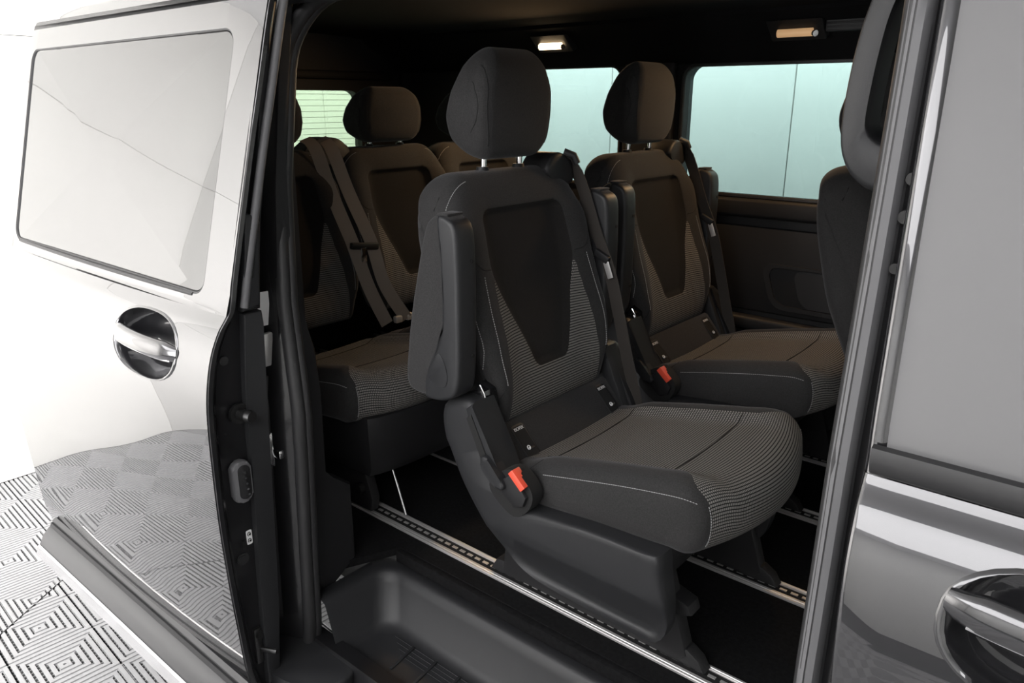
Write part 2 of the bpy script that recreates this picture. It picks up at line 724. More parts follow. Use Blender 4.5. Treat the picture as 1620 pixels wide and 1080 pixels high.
def crt(tab, x):
    """monotone-ish cubic through a table"""
    if x <= tab[0][0]: return tab[0][1]
    if x >= tab[-1][0]: return tab[-1][1]
    for i in range(len(tab) - 1):
        if x <= tab[i + 1][0]:
            x0, y0 = tab[i]
            x1, y1 = tab[i + 1]
            h = x1 - x0
            m = lambda k: 0 if k <= 0 or k >= len(tab) - 1 else (tab[k + 1][1] - tab[k - 1][1]) / (tab[k + 1][0] - tab[k - 1][0])
            m0 = m(i) if i > 0 else (y1 - y0) / h
            m1 = m(i + 1) if i + 1 < len(tab) - 1 else (y1 - y0) / h
            t = (x - x0) / h
            return (2 * t ** 3 - 3 * t * t + 1) * y0 + (t ** 3 - 2 * t * t + t) * h * m0 + (-2 * t ** 3 + 3 * t * t) * y1 + (t ** 3 - t * t) * h * m1


def skin_grid(bm, xs, zs, Y, thick=.003, skip=lambda x, z: False):
    """curved sheet over x/z with thickness inwards (+y)"""
    A = [[bm.verts.new((x, Y(x, z), z)) for z in zs] for x in xs]
    B = [[bm.verts.new((x, Y(x, z) + thick, z)) for z in zs] for x in xs]
    nx, nz = len(xs), len(zs)
    for i in range(nx - 1):
        for j in range(nz - 1):
            if skip((xs[i] + xs[i + 1]) / 2, (zs[j] + zs[j + 1]) / 2): continue
            bm.faces.new((A[i][j], A[i + 1][j], A[i + 1][j + 1], A[i][j + 1]))
            bm.faces.new((B[i][j], B[i][j + 1], B[i + 1][j + 1], B[i + 1][j]))
    for i in range(nx - 1):
        for j in (0, nz - 1):
            bm.faces.new((A[i][j], B[i][j], B[i + 1][j], A[i + 1][j]))
    for j in range(nz - 1):
        for i in (0, nx - 1):
            bm.faces.new((A[i][j], A[i][j + 1], B[i][j + 1], B[i][j]))


def skin_ring(bm, outer, inner, Y, m=10, thick=.003, lip=.012):
    """curved sheet between two 2D loops of equal count; the inner edge turns in as a lip"""
    n = len(outer)
    L = []
    for k in range(m + 1):
        f = k / m
        L.append([bm.verts.new((o[0] + (i[0] - o[0]) * f, Y(o[0] + (i[0] - o[0]) * f, o[1] + (i[1] - o[1]) * f), o[1] + (i[1] - o[1]) * f)) for o, i in zip(outer, inner)])
    L.append([bm.verts.new((i[0], Y(*i) + lip, i[1])) for i in inner])
    for k in range(len(L) - 1):
        for j in range(n):
            q = (j + 1) % n
            bm.faces.new((L[k][j], L[k][q], L[k + 1][q], L[k + 1][j]))


def frange(a, b, n):
    return [a + (b - a) * i / (n - 1) for i in range(n)]


def match_outer(inner, x0, z0, x1, z1):
    """for each inner loop point the matching point on the rectangle, corners kept"""
    cx, cz = (x0 + x1) / 2, (z0 + z1) / 2
    n = len(inner)
    out = []
    per = n // 4
    corners = [(x1, z1), (x0, z1), (x0, z0), (x1, z0)]
    for k, (a, b) in enumerate(inner):
        q, r = divmod(k, per)
        half = (per - 1) / 2
        c = corners[q]
        # near side of the corner run along the edges
        if q == 0: p = (x1, b) if r < half else ((a, z1) if r > half else c)
        elif q == 1: p = (a, z1) if r < half else ((x0, b) if r > half else c)
        elif q == 2: p = (x0, b) if r < half else ((a, z0) if r > half else c)
        else: p = (a, z0) if r < half else ((x1, b) if r > half else c)
        out.append(p)
    return out


# ------------------------------------------------ sliding door (pushed back and standing out of the body)
DX0, DX1 = -2.43, -1.30


def yd(x, z):
    return yb(z) - .107 + .012 * ((x + 1.865) / .565) ** 2


def yd2(x, z):
    return yd(x, z)


bm = bmesh.new()
zs = frange(-.20, .692, 60)


def in_oval(x, z, cx, cz, a, b, p=2.4):
    return (abs(x - cx) / a) ** p + (abs(z - cz) / b) ** p < 1


zs = frange(-.20, .53, 46) + frange(.535, .672, 42) + frange(.678, .692, 3)
skin_grid(bm, frange(DX0, -1.69, 18) + frange(-1.685, -1.405, 70) + frange(-1.40, DX1, 5), zs, yd, .003, lambda x, z: in_oval(x, z, -1.545, .603, .128 * 1.01, .066 * 1.01))
inner = rr_loop(-2.413, .716, -1.388, 1.212, .035, 8)
outer = match_outer(inner, DX0, .692, DX1, 1.262)
skin_ring(bm, outer, inner, yd)
door = vpart(from_bm(bm, 'sliding_door', 'paint', van, ang=40))
door['label'] = 'open sliding side door in glossy dark grey paint'
# the pane: curved sheet filling the opening
bm = bmesh.new()
inr = rr_loop(-2.407, .722, -1.394, 1.206, .031, 8)
n = len(inr)
C0 = (-1.9, .964)
prev = None
LL = []
for k in range(12):
    f = 1 - k / 12
    LL.append([bm.verts.new((C0[0] + (a - C0[0]) * f, yd(C0[0] + (a - C0[0]) * f, C0[1] + (b - C0[1]) * f) + .004, C0[1] + (b - C0[1]) * f)) for a, b in inr])
cv = bm.verts.new((C0[0], yd(*C0) + .004, C0[1]))
for k in range(11):
    for j in range(n):
        q = (j + 1) % n
        bm.faces.new((LL[k][j], LL[k][q], LL[k + 1][q], LL[k + 1][j]))
for j in range(n): bm.faces.new((LL[11][j], LL[11][(j + 1) % n], cv))
pane = from_bm(bm, 'door_window', 'gloss_black', door)
pane['label'] = 'dark privacy glass pane mirroring the white studio'
# black rubber line around the pane
tube('window_seal', 'rubber', door, [(a, yd(a, b) + .005, b) for a, b in rr_loop(-2.412, .717, -1.389, 1.211, .034, 8)] + [(-1.389, yd(-1.389, 1.177) + .005, 1.177)], .0042, 6)
tube('window_sill_seal', 'rubber', door, [(x_, yd(x_, .714) + .003, .714) for x_ in frange(-2.38, -1.43, 20)], .0045, 6)
# lower trim moulding: grooved strip standing proud of the door foot
sec = [(.655, -.108), (.648, -.104), (.638, -.110), (.634, -.124), (.626, -.126), (.606, -.146), (.600, -.160), (.588, -.176), (.582, -.196), (.592, -.208), (.66, -.19)]
prism_x('lower_trim', 'trim_grey', door, sec, -2.33, -1.285)
prism_x('trim_groove', 'plastic_dark', door, [(.6375, -.1135), (.6315, -.1125), (.6275, -.1235), (.634, -.1265)], -2.325, -1.29)
prism_x('trim_lip', 'chrome', door, [(.592, -.168), (.586, -.170), (.578, -.194), (.586, -.206), (.594, -.2)], -2.325, -1.288)


# handle: oval cup sunk in the skin, with a bridge grip
def oval(cx, cz, a, b, n=36, p=2.4, tilt=0):
    P = []
    for k in range(n):
        t = 2 * pi * k / n
        c, s = cos(t), sin(t)
        u = a * abs(c) ** (2 / p) * (1 if c > 0 else -1)
        v = b * abs(s) ** (2 / p) * (1 if s > 0 else -1)
        P.append((cx + u * cos(tilt) - v * sin(tilt), cz + u * sin(tilt) + v * cos(tilt)))
    return P


def handle(parent, Y, cx, cz, a, b, grip_z, flipx=1, gm='paint', pre='door'):
    bm = bmesh.new()
    L = []
    for (f, dy) in ((1.06, .0015), (1.04, -.0022), (1.0, -.0028), (.965, .002), (.94, .018), (.88, .038), (.74, .052), (.4, .058)):
        L.append([bm.verts.new((x, Y(x, z) + dy, z)) for x, z in oval(cx, cz, a * f, b * f)])
    n = len(L[0])
    for k in range(len(L) - 1):
        for j in range(n):
            q = (j + 1) % n
            bm.faces.new((L[k][j], L[k][q], L[k + 1][q], L[k + 1][j]))
    bm.faces.new(L[-1])
    c = from_bm(bm, 'handle_cup', 'paint', parent, ang=60)
    bm = bmesh.new()
    pts = []
    for k in range(25):
        f = k / 24
        xx = cx - a * .98 + 2.0 * a * f
        out = -.014 * sin(pi * min(1, max(0, f))) ** .6
        pts.append((xx, Y(xx, grip_z) + .004 + out, grip_z + .004 - .006 * f))
    add_tube(bm, pts, lambda f: .0215 * (.6 + .4 * min(1, min(f, 1 - f) * 7 + .1)), 16, sx=.62, wdir=(0, -1, .15))
    g = from_bm(bm, 'handle_grip', gm, parent, ang=60)
    tube('grip_strip', 'chrome', parent, [(p[0], p[1] - .0100, p[2] - .0135) for p in pts[2:-1]], .0018, 6)
    return c


handle(door, yd, -1.545, .603, .128, .066, .606)
# jamb: the front end face of the door, black, with a rounded hem bead along the skin edge
bm = bmesh.new()
zz = frange(-.20, 1.262, 60)
rows = []
for z in zs + [z for z in frange(.70, 1.262, 24)]:
    y0 = yd(DX1, z)
    y1 = max(y0 + .035, lerp_tab([(-.2, .725), (.0, .745), (.4, .768), (.69, .785), (.70, .785), (.86, .803), (.98, .827), (1.262, .872)], z))
    rows.append([bm.verts.new(p) for p in ((DX1 - .006, y0 + .0005, z), (DX1 + .003, y0 + .003, z), (DX1 + .003, y0 + .012, z), (DX1 - .018, y0 + .022, z), (DX1 - .024, y0 + .034, z), (DX1 - .024, y1, z), (DX1 - .30, y1, z))])
for a, b in zip(rows, rows[1:]):
    for i in range(len(a) - 1): bm.faces.new((a[i], a[i + 1], b[i + 1], b[i]))
from_bm(bm, 'door_jamb', 'paint_dark', door, ang=40)
tube('hem_bead', 'gloss_black', door, [(DX1 - .012, yd(DX1, z) + .021, z) for z in frange(-.2, .68, 40)], .0045, 6)
# inner body side of the door (back face), so the door is solid
bm = bmesh.new()
skin_grid(bm, [-2.40, -1.9, -1.34], frange(-.18, .70, 10), lambda x, z: lerp_tab([(-.2, .725), (.0, .745), (.4, .768), (.69, .785)], z), .01)
from_bm(bm, 'inner_panel', 'plastic_dark', door)
# grained inner trim strip beside the jamb, and the window-frame pieces above it
prism_x('inner_trim', 'plastic', door, [(.708, -.165), (.738, -.150), (.752, .02), (.766, .29), (.774, .46), (.785, .66), (.785, .686), (.744, .686), (.730, .52), (.726, .36), (.712, .02)], DX1 - .05, DX1 - .008, .004)
prism_x('frame_trim', 'plastic_dark', door, [(.755, .69), (.785, .69), (.803, .86), (.827, .976), (.853, 1.146), (.872, 1.262), (.858, 1.262), (.81, .98)], DX1 - .06, DX1 - .012, .004)
tube('frame_seal', 'rubber_grey', door, [(DX1 - .006, yd(DX1, z) + .037, z) for z in frange(.70, 1.262, 20)], .0085, 8)
prism_x('pull_handle', 'plastic', door, [(.742, .692), (.780, .698), (.797, .86), (.792, .872), (.766, .88), (.757, .80)], DX1 - .03, DX1 - .002, .006, 3)
prism_x('pull_recess', 'seam', door, [(.763, .755), (.771, .755), (.786, .84), (.783, .856), (.775, .85)], DX1 - .008, DX1 - .001, .001)
# buffer stud
bm = bmesh.new()
add_tube(bm, [(DX1 - .02, .716, .487), (DX1 - .012, .716, .487)], .021, 20)
add_tube(bm, [(DX1 - .013, .716, .487), (DX1 + .012, .720, .487)], .0115, 16)
add_tube(bm, [(DX1 + .011, .720, .487), (DX1 + .022, .7215, .487)], lambda f: .0135 if f < .5 else .011, 16)
from_bm(bm, 'buffer_stud', 'dark_metal', door, ang=40)
# contact block: rubber housing with five contact pins
prism_x('contact_block', 'rubber_grey', door, rr_loop(.682, .298, .722, .388, .014, 5), DX1 - .024, DX1 - .006, .005)
prism_x('contact_plate', 'plastic_dark', door, rr_loop(.692, .306, .718, .380, .011, 5), DX1 - .01, DX1 - .003, .002)
for k in range(5):
    tube('contact_pin', 'chrome', door, [(DX1 - .005, .7045 + .001 * k, .366 - .0125 * k), (DX1 + .001, .7045 + .001 * k, .366 - .0125 * k)], .0026, 8)
# child-lock sticker with two pictogram heads, lever, plug, lower bolt
prism_x('lock_sticker', 'white_print', door, rr_loop(.7035, .189, .7165, .222, .003, 3), DX1 - .0238, DX1 - .0232)
for zc in (.213, .198):
    tube('sticker_icon', 'seam', door, [(DX1 - .0228, .710 + .0033 * cos(radians(a)), zc + .0045 * sin(radians(a))) for a in range(-60, 241, 20)], .0008, 5)
    box('sticker_mark', 'seam', door, (DX1 - .0228, .711, zc - .001), (.001, .003, .004), 0)
prism_x('lock_lever', 'dark_metal', door, rr_loop(.692, .186, .699, .205, .002, 3), DX1 - .024, DX1 - .018)
bm = bmesh.new()
add_tube(bm, [(DX1 - .024, .690, .163), (DX1 - .021, .690, .163)], .0135, 20)
add_tube(bm, [(DX1 - .0215, .690, .163), (DX1 - .0195, .690, .163)], .009, 20)
from_bm(bm, 'jamb_plug', 'rubber', door)
bm = bmesh.new()
add_box(bm, (DX1 - .022, .700, -.06), (.012, .018, .09), None, .004)
add_tube(bm, [(DX1 - .03, .700, -.035), (DX1 - .012, .705, -.03)], .01, 12)
add_tube(bm, [(DX1 - .02, .703, -.07), (DX1 + .014, .722, -.072)], .0055, 10)
from_bm(bm, 'roller_bracket', 'dark_metal', door)
tube('jamb_plug', 'rubber', door, [(DX1 - .024, .700, .60), (DX1 - .021, .700, .60)], .0095, 16)

# ------------------------------------------------ front door (closed) at the right
def xe(z):
    return lerp_tab([(-.25, -.150), (.45, -.163), (.75, -.183), (1.18, -.205), (1.3, -.207)], z)


def yf(x, z):
    return yb(z) + .0 * x


bm = bmesh.new()
FX1 = .95
zs2 = frange(-.2, .700, 60)


def grid_slant(bm, zs, Y, x_of, x1, nx, thick, xabs=None, skip=lambda x, z: False):
    A = []
    for z in zs:
        a = x_of(z)
        X = [a + (x1 - a) * i / (nx - 1) for i in range(nx)] if xabs is None else [a, (a + xabs[0]) / 2] + xabs
        A.append([bm.verts.new((q, Y(0, z), z)) for q in X])
    nx = len(A[0])
    for a, b in zip(A, A[1:]):
        for i in range(nx - 1):
            if not skip((a[i].co.x + b[i + 1].co.x) / 2, (a[i].co.z + b[i].co.z) / 2): bm.faces.new((a[i], a[i + 1], b[i + 1], b[i]))
    # rounded rear edge return
    rowsr = []
    for z, a in zip(zs, A):
        e = a[0].co
        rowsr.append([a[0]] + [bm.verts.new((e.x - dx, e.y + dy, z)) for dx, dy in ((.004, .0015), (.0065, .005), (.007, .012), (.006, .03))])
    for a, b in zip(rowsr, rowsr[1:]):
        for i in range(4): bm.faces.new((a[i], b[i], b[i + 1], a[i + 1]))


zs2 = frange(-.2, .53, 46) + frange(.533, .668, 42) + frange(.674, .700, 5)
grid_slant(bm, zs2, yf, xe, FX1, 24, .003, frange(-.095, .165, 65) + frange(.17, FX1, 8), lambda x, z: in_oval(x, z, .035, .600, .118 * 1.01, .066 * 1.01))
fdoor = vpart(from_bm(bm, 'front_door', 'paint', van, ang=40))
fdoor['label'] = 'closed front door in glossy dark grey paint'
bm = bmesh.new()
grid_slant(bm, frange(.727, 1.30, 24), lambda x, z: yf(x, z) + .004, lambda z: xe(z) + .012, FX1, 8, .003)
from_bm(bm, 'front_window', 'pane_reflection', fdoor)
bm = bmesh.new()
grid_slant(bm, frange(.690, 1.30, 30), lambda x, z: yf(x, z), xe, None or -.1, 2, .003) if False else None
bm.free()
# painted rear edge of the window frame
bm = bmesh.new()
rows = []
for z in frange(.70, 1.30, 30):
    e, y = xe(z), yf(0, z)
    rows.append([bm.verts.new(p) for p in ((e + .0125, y + .004, z), (e + .008, y, z), (e, y + .0005, z), (e - .004, y + .003, z), (e - .007, y + .009, z), (e - .006, y + .035, z))])
for a, b in zip(rows, rows[1:]):
    for i in range(5): bm.faces.new((a[i], b[i], b[i + 1], a[i + 1]))
from_bm(bm, 'window_frame', 'paint', fdoor, ang=60)
# belt moulding under the pane; its dark colour paints in the gap's shade
bm = bmesh.new()
sec = [(.805, .735), (.797, .733), (.792, .722), (.794, .708), (.800, .703), (.812, .705)]
add_prism(bm, sec, lambda a, b: (xe(b) + .002, a, b), lambda a, b: (FX1, a, b), .0)
from_bm(bm, 'belt_moulding', 'rubber', fdoor, ang=50)


def yfh(x, z): return yf(x, z)


handle(fdoor, yfh, .035, .600, .118, .066, .612, gm='paint')

# ------------------------------------------------ body side around the opening
ZS = frange(-.18, 1.30, 60)


def yseal(z): return lerp_tab([(-.2, .835), (.1, .835), (.4, .838), (.68, .86), (.92, .893), (1.19, .945), (1.32, .985)], z)


def xl(z): return lerp_tab([(-.2, -1.345), (-.09, -1.325), (.38, -1.30), (.45, -1.302), (.67, -1.345), (.92, -1.378), (1.19, -1.395), (1.30, -1.395)], z)


def xr(z): return lerp_tab([(-.2, -.231), (.28, -.233), (.57, -.235), (.9, -.238), (1.18, -.245), (1.3, -.247)], z)


# rear quarter skin behind the open door
bm = bmesh.new()
skin_grid(bm, [-2.865, -2.863, -2.855, -2.84, -2.82, -2.79, -2.75, -2.7, -2.62, -2.5, -2.2, -1.9, -1.48], frange(-.2, 1.28, 40), lambda x, z: yb(z) + .012 + lerp_tab([(-2.865, .235), (-2.863, .20), (-2.855, .155), (-2.84, .115), (-2.82, .085), (-2.79, .058), (-2.75, .036), (-2.7, .019), (-2.62, .006), (-2.5, 0)], x), .004)
vpart(from_bm(bm, 'rear_quarter_panel', 'paint', van))
# roof shell: gutter edge along the side, then the top
bm = bmesh.new()
sec = [(.912, 1.284), (.900, 1.290), (.898, 1.308), (.906, 1.322), (.95, 1.372), (1.1, 1.402), (1.7, 1.425), (2.3, 1.408), (2.46, 1.38), (2.50, 1.34), (2.48, 1.33), (2.28, 1.385), (1.7, 1.40), (1.1, 1.385), (.97, 1.350), (.93, 1.32), (.925, 1.295)]
add_prism(bm, sec, lambda a, b: (-2.64 - .2 * sstep(.9, 1.25, a) + .2 * sstep(2.2, 2.5, a), a, b), lambda a, b: (1.0, a, b), .004)
vpart(from_bm(bm, 'roof_shell', 'paint', van, ang=40))
# black gap channel under the gutter
vpart(prism_x('roof_channel', 'paint_dark', van, [(.915, 1.262), (.93, 1.255), (1.0, 1.27), (1.0, 1.34), (.93, 1.31)], -2.6, .95))

# rear jamb of the opening (painted black metal between door and seal), faces forward/outward
bm = bmesh.new()
rows = []
for z in frange(-.18, 1.31, 50):
    y, x = yseal(z), xl(z)
    rows.append([bm.verts.new(p) for p in ((-1.52, yb(z) + .014, z), (x - .085, yb(z) + .018, z), (x - .07, yb(z) + .03, z), (x - .062, y - .03, z), (x - .02, y - .012, z), (x - .005, y + .02, z))])
for a, b in zip(rows, rows[1:]):
    for i in range(5): bm.faces.new((a[i], a[i + 1], b[i + 1], b[i]))
jam = vpart(from_bm(bm, 'body_jamb', 'paint_dark', van, ang=50))
# latch striker plate with loop, screws
bm = bmesh.new()
add_prism(bm, rr_loop(.797, .318, .845, .402, .02, 6), lambda a, b: (-1.372, a, b), lambda a, b: (-1.360, a, b), .003)
add_box(bm, (-1.352, .822, .352), (.03, .03, .022), None, .006)
from_bm(bm, 'striker_plate', 'chrome', jam)
for zc in (.388, .331):
    tube('striker_screw', 'dark_metal', jam, [(-1.362, .822, zc), (-1.356, .822, zc)], .007, 12)
prism_x('jamb_bracket', 'dark_metal', jam, [(.80, .40), (.86, .40), (.843, .49), (.84, .525), (.805, .525)], -1.382, -1.370, .003)
for zc in (.50, .475): tube('bracket_rivet', 'chrome', jam, [(-1.371, .830, zc), (-1.367, .830, zc)], .004, 10)
box('jamb_catch', 'aluminium', jam, (-1.372, .823, .582), (.014, .034, .072), .004)
box('jamb_label', 'white_print', jam, (-1.378, .822, .668), (.004, .044, .072), .001)

# rubber seal all round the opening: bulb + flange, one closed loop
ZT = 1.275
path = []
for z in frange(-.14, 1.14, 34): path.append((xl(z), yseal(z), z))
for k in range(1, 9):
    a = radians(90 * k / 9)
    path.append((xl(1.14) + .13 * (1 - cos(a)), yseal(1.14 + .135 * sin(a)), 1.14 + .135 * sin(a)))
for x_ in frange(-1.26, -.36, 16): path.append((x_, yseal(ZT), ZT))
for k in range(1, 9):
    a = radians(90 - 90 * k / 9)
    path.append((-.342 + .11 * cos(a), yseal(1.165 + .11 * sin(a)), 1.165 + .11 * sin(a)))
for z in frange(1.15, -.14, 34): path.append((xr(z) + .012, yseal(z), z))
tube('opening_seal', 'rubber', van, path, .015, 12)
bm = bmesh.new()
add_tube(bm, [(p[0] - .0, p[1] + .018, p[2]) for p in path], .013, 10)
vpart(from_bm(bm, 'seal_flange', 'rubber', van, ang=60))
vpart([o for o in bpy.data.objects if o.name == 'opening_seal'][0])
# header over the opening (inner trim)
vpart(prism_x('header_trim', 'headliner', van, [(.955, 1.285), (.99, 1.27), (1.06, 1.30), (1.06, 1.36), (.955, 1.35)], -1.45, .9, .006))

# rear pillar trim inside the opening (dark panel facing forward)
vpart(prism_x('pillar_trim', 'plastic_dark', van, [(.835, -.10), (.95, -.02), (1.0, .0), (1.0, .205), (.945, .235), (.925, .26), (.935, .46), (.932, .56), (.905, .66), (.885, .77), (.90, 1.03), (.925, 1.15), (.955, 1.31), (.92, 1.31), (.87, .92), (.845, .65), (.83, .4), (.83, .1)], -1.43, -1.352, .006, 3))
# right cabin wall behind the opening
vpart(plate('side_panel', 'plastic_dark', van, [(-2.55, -.02), (-1.43, -.02), (-1.43, 1.30), (-2.55, 1.30)], [rr_loop(-2.45, .78, -1.62, 1.2, .05)], lambda a, b: (a, .955 + .02 * (b > 1), b), lambda a, b: (a, .935 + .02 * (b > 1), b)))

# centre pillar on the right: grey trim strips outside the seal, black channel towards the front door
bm = bmesh.new()
rows = []
for z in frange(-.16, 1.30, 40):
    y, e = yseal(z), xe(z)
    rows.append([bm.verts.new(p) for p in ((xr(z) - .002, y + .03, z), (xr(z), y - .004, z), (xr(z) + .004, y - .013, z), (xr(z) + .0115, y - .0155, z), (xr(z) + .0125, y - .012, z), (xr(z) + .0135, y - .0155, z), (xr(z) + .022, y - .014, z), (xr(z) + .0265, y - .006, z), (xr(z) + .027, y + .012, z))])
for a, b in zip(rows, rows[1:]):
    for i in range(8): bm.faces.new((a[i], a[i + 1], b[i + 1], b[i]))
vpart(from_bm(bm, 'pillar_seal', 'rubber_grey', van, ang=50))
bm = bmesh.new()
rows = []
for z in frange(-.16, 1.30, 40):
    y, e = yseal(z), xe(z)
    rows.append([bm.verts.new(p) for p in ((xr(z), y + .05, z), (xr(z) + .02, y + .012, z), (xr(z) + .032, y + .012, z), (e + .004, y - .0, z), (e + .03, y + .01, z), (e + .05, y + .09, z))])
for a, b in zip(rows, rows[1:]):
    for i in range(5): bm.faces.new((a[i], a[i + 1], b[i + 1], b[i]))
bp = vpart(from_bm(bm, 'centre_pillar', 'paint_dark', van, ang=50))
for (zc, r_) in ((1.0, .007), (.905, .006), (.96, .0075)):
    yy = yseal(zc) + .008
    tube('pillar_bolt', 'dark_metal', bp, [(-.207, yy, zc), (-.206, yy - .008, zc)], r_, 12)
# inner pillar trim + grab handle loop
vpart(prism_y('pillar_inner_trim', 'plastic_dark', van, [(-.222, -.02), (-.10, -.02), (-.10, 1.31), (-.238, 1.31), (-.228, .7)], .998, 1.05, .006, 3))
ring_o = crspline([(-.262, 1.26), (-.285, 1.235), (-.308, 1.16), (-.317, 1.06), (-.308, 1.005), (-.275, .975), (-.22, .972), (-.2, 1.0), (-.2, 1.24), (-.22, 1.268)], 60, True)
ring_i = crspline([(-.26, 1.205), (-.276, 1.165), (-.285, 1.08), (-.282, 1.045), (-.26, 1.03), (-.235, 1.03), (-.225, 1.05), (-.222, 1.19), (-.238, 1.21)], 60, True)
bm = bmesh.new()


def ringpt(lp, k, y, f=0):
    c = Vector((-.255, 1.12))
    p = lp[k]
    p = p + (c - p) * f
    return bm.verts.new((p.x, y, p.y))


L = [[ringpt(ring_o, k, y, f) for k in range(60)] for y, f in ((1.06, 0), (1.008, 0), (.998, .03), (.994, .08))]
# inner loop matched by angle
def ang_of(p): return math.atan2(p.y - 1.12, p.x + .255)
ri = sorted(ring_i, key=ang_of)
ro = sorted(range(60), key=lambda k: ang_of(ring_o[k]))
Li = []
for y, f in ((.994, -.06), (.998, -.02), (1.008, 0), (1.05, 0)):
    row = [None] * 60
    for a, k in enumerate(ro):
        p = ri[a] + (Vector((-.255, 1.12)) - ri[a]) * f
        row[k] = bm.verts.new((p.x, y, p.y))
    Li.append(row)
L += Li
for a, b in zip(L, L[1:]):
    for k in range(60): bm.faces.new((a[k], a[(k + 1) % 60], b[(k + 1) % 60], b[k]))
vpart(from_bm(bm, 'grab_handle', 'plastic', van, ang=60))

# ------------------------------------------------ cabin floor, step, rails
vpart(plate('cabin_floor', 'carpet', van, [(-2.8, .96), (-1.36, .96), (-1.30, 1.10), (.9, 1.10), (.9, 2.5), (-2.8, 2.5)], [], lambda a, b: (a, b, 0), lambda a, b: (a, b, -.02)))
# carpeted riser strip between the step and the floor
vpart(box('floor_edge', 'carpet', van, (-.2, 1.092, -.06), (2.2, .02, .115), .004))
# step tray: dished plastic moulding
bm = bmesh.new()
sx0, sx1 = -1.30, .75
# cross loops: outer lip, inner lip, wall foot, tread
def tray_loop(x0, y0, x1, y1, r, z, n=6):
    return [bm.verts.new((a, b, z)) for a, b in rr_loop(x0, y0, x1, y1, r, n)]
loops = [tray_loop(sx0 - .05, .80, sx1, 1.12, .05, -0.050), tray_loop(sx0 - .046, .80, sx1, 1.088, .05, -0.032), tray_loop(sx0 - .012, .80, sx1 - .03, 1.062, .05, -0.027), tray_loop(sx0 + .004, .80, sx1 - .04, 1.05, .05, -0.034),
         tray_loop(sx0 + .012, .80, sx1 - .05, 1.043, .05, -0.056), tray_loop(sx0 + .035, .80, sx1 - .07, 1.018, .05, -0.131), tray_loop(sx0 + .045, .80, sx1 - .08, 1.008, .05, -0.144), tray_loop(sx0 + .065, .80, sx1 - .1, .992, .05, -0.149)]
for a, b in zip(loops, loops[1:]):
    for i in range(len(a)):
        q = (i + 1) % len(a)
        bm.faces.new((a[i], a[q], b[q], b[i]))
bm.faces.new(loops[-1])
# cut away the open outer side
bmesh.ops.bisect_plane(bm, geom=bm.verts[:] + bm.edges[:] + bm.faces[:], plane_co=(0, .86, 0), plane_no=(0, -1, 0), clear_outer=True)
step = vpart(from_bm(bm, 'step_tray', 'plastic', van, ang=50))
# front bull-nose of the step and raised bars on its tread
tube('step_nose', 'plastic_dark', step, [(x_, .855, -.154) for x_ in frange(-1.26, .6, 6)], .013, 10)
for k in range(6):
    xx = -1.13 + .075 * k
    box('tread_bar', 'plastic', step, (xx, .945, -.148), (.008, .085, .006), .002, rot('Z', 8))
prism = [(a, b) for a, b in rr_loop(-.80, .90, -.56, .975, .02, 5)]
bm = bmesh.new()
add_prism(bm, prism, lambda a, b: (a, b, -.150), lambda a, b: (a, b, -.1445), .002)
from_bm(bm, 'tread_pad', 'plastic_dark', step)
for k in range(4):
    yy = .875 + .006 * k
    tube('tread_line', 'plastic', step, [(-1.2 + .02 * k, .985 - .012 * k, -.1485)] + [(x_, .985 - .012 * k, -.1485) for x_ in frange(-1.1, .5, 4)], .0012, 5)
# sill with end pad and slot under the step
vpart(box('sill', 'paint_dark', van, (-.3, .80, -.215), (2.2, .10, .10), .012))
vpart(prism_x('sill_foot', 'paint_dark', van, [(.82, -.24), (.88, -.24), (.88, -.13), (.84, -.125)], -1.35, .8))
bm = bmesh.new()
add_prism(bm, crspline([(-1.40, .75), (-1.30, .715), (-1.20, .745), (-1.165, .80), (-1.185, .85), (-1.27, .875), (-1.40, .86)], 40, True), lambda a, b: (a, b, -.18), lambda a, b: (a, b, -.135), .008, 3)
vpart(from_bm(bm, 'sill_pad', 'plastic', van))

# seat rails: aluminium flanks, dark channel, row of teeth
for y in (1.152, 1.516, 1.886, 2.246):
    bm = bmesh.new()
    for (a, b) in ((0, .017), (.047, .060)):
        add_prism(bm, [(y + a, .0), (y + b, .0), (y + b, .0045), (y + b - .002, .006), (y + (a + b) / 2, .006), (y + (a + b) / 2 - .001, .0048), (y + (a + b) / 2 - .003, .0048), (y + (a + b) / 2 - .004, .006), (y + a + .002, .006), (y + a, .0045)], lambda p, q: (-2.78, p, q), lambda p, q: (.6, p, q))
    rail = vpart(from_bm(bm, 'seat_rail', 'aluminium', van, ang=20))
    box('rail_channel', 'seam', rail, (-1.1, y + .032, .0012), (3.4, .030, .002), 0)
    bm = bmesh.new()
    x_ = -2.75
    while x_ < .55:
        add_box(bm, (x_, y + .033, .003), (.016, .007, .002))
        x_ += .026
    t = from_bm(bm, 'rail_teeth', 'aluminium', rail, smooth=False)
    t['kind'] = 'stuff'

# ------------------------------------------------ far cabin side with two windows
YW = 2.50
w1 = rr_loop(-1.335, .772, -.20, 1.196, .05)
w2 = rr_loop(-2.30, .772, -1.585, 1.203, .05)
fp = vpart(plate('far_side_panel', 'plastic_dark', van, [(-2.8, -.02), (.9, -.02), (.9, 1.34), (-2.8, 1.34)], [w1, w2], lambda a, b: (a, YW, b), lambda a, b: (a, YW + .07, b)))
for w, nm in ((w1, 'front'), (w2, 'rear')):
    p = plate('window_pane', 'glass_tint', fp, w, [], lambda a, b: (a, YW + .045, b), lambda a, b: (a, YW + .0455, b))
    tube('window_gasket', 'rubber', fp, [(a, YW - .002, b) for a, b in w] + [(w[0][0], YW - .002, w[0][1])], .007, 6)
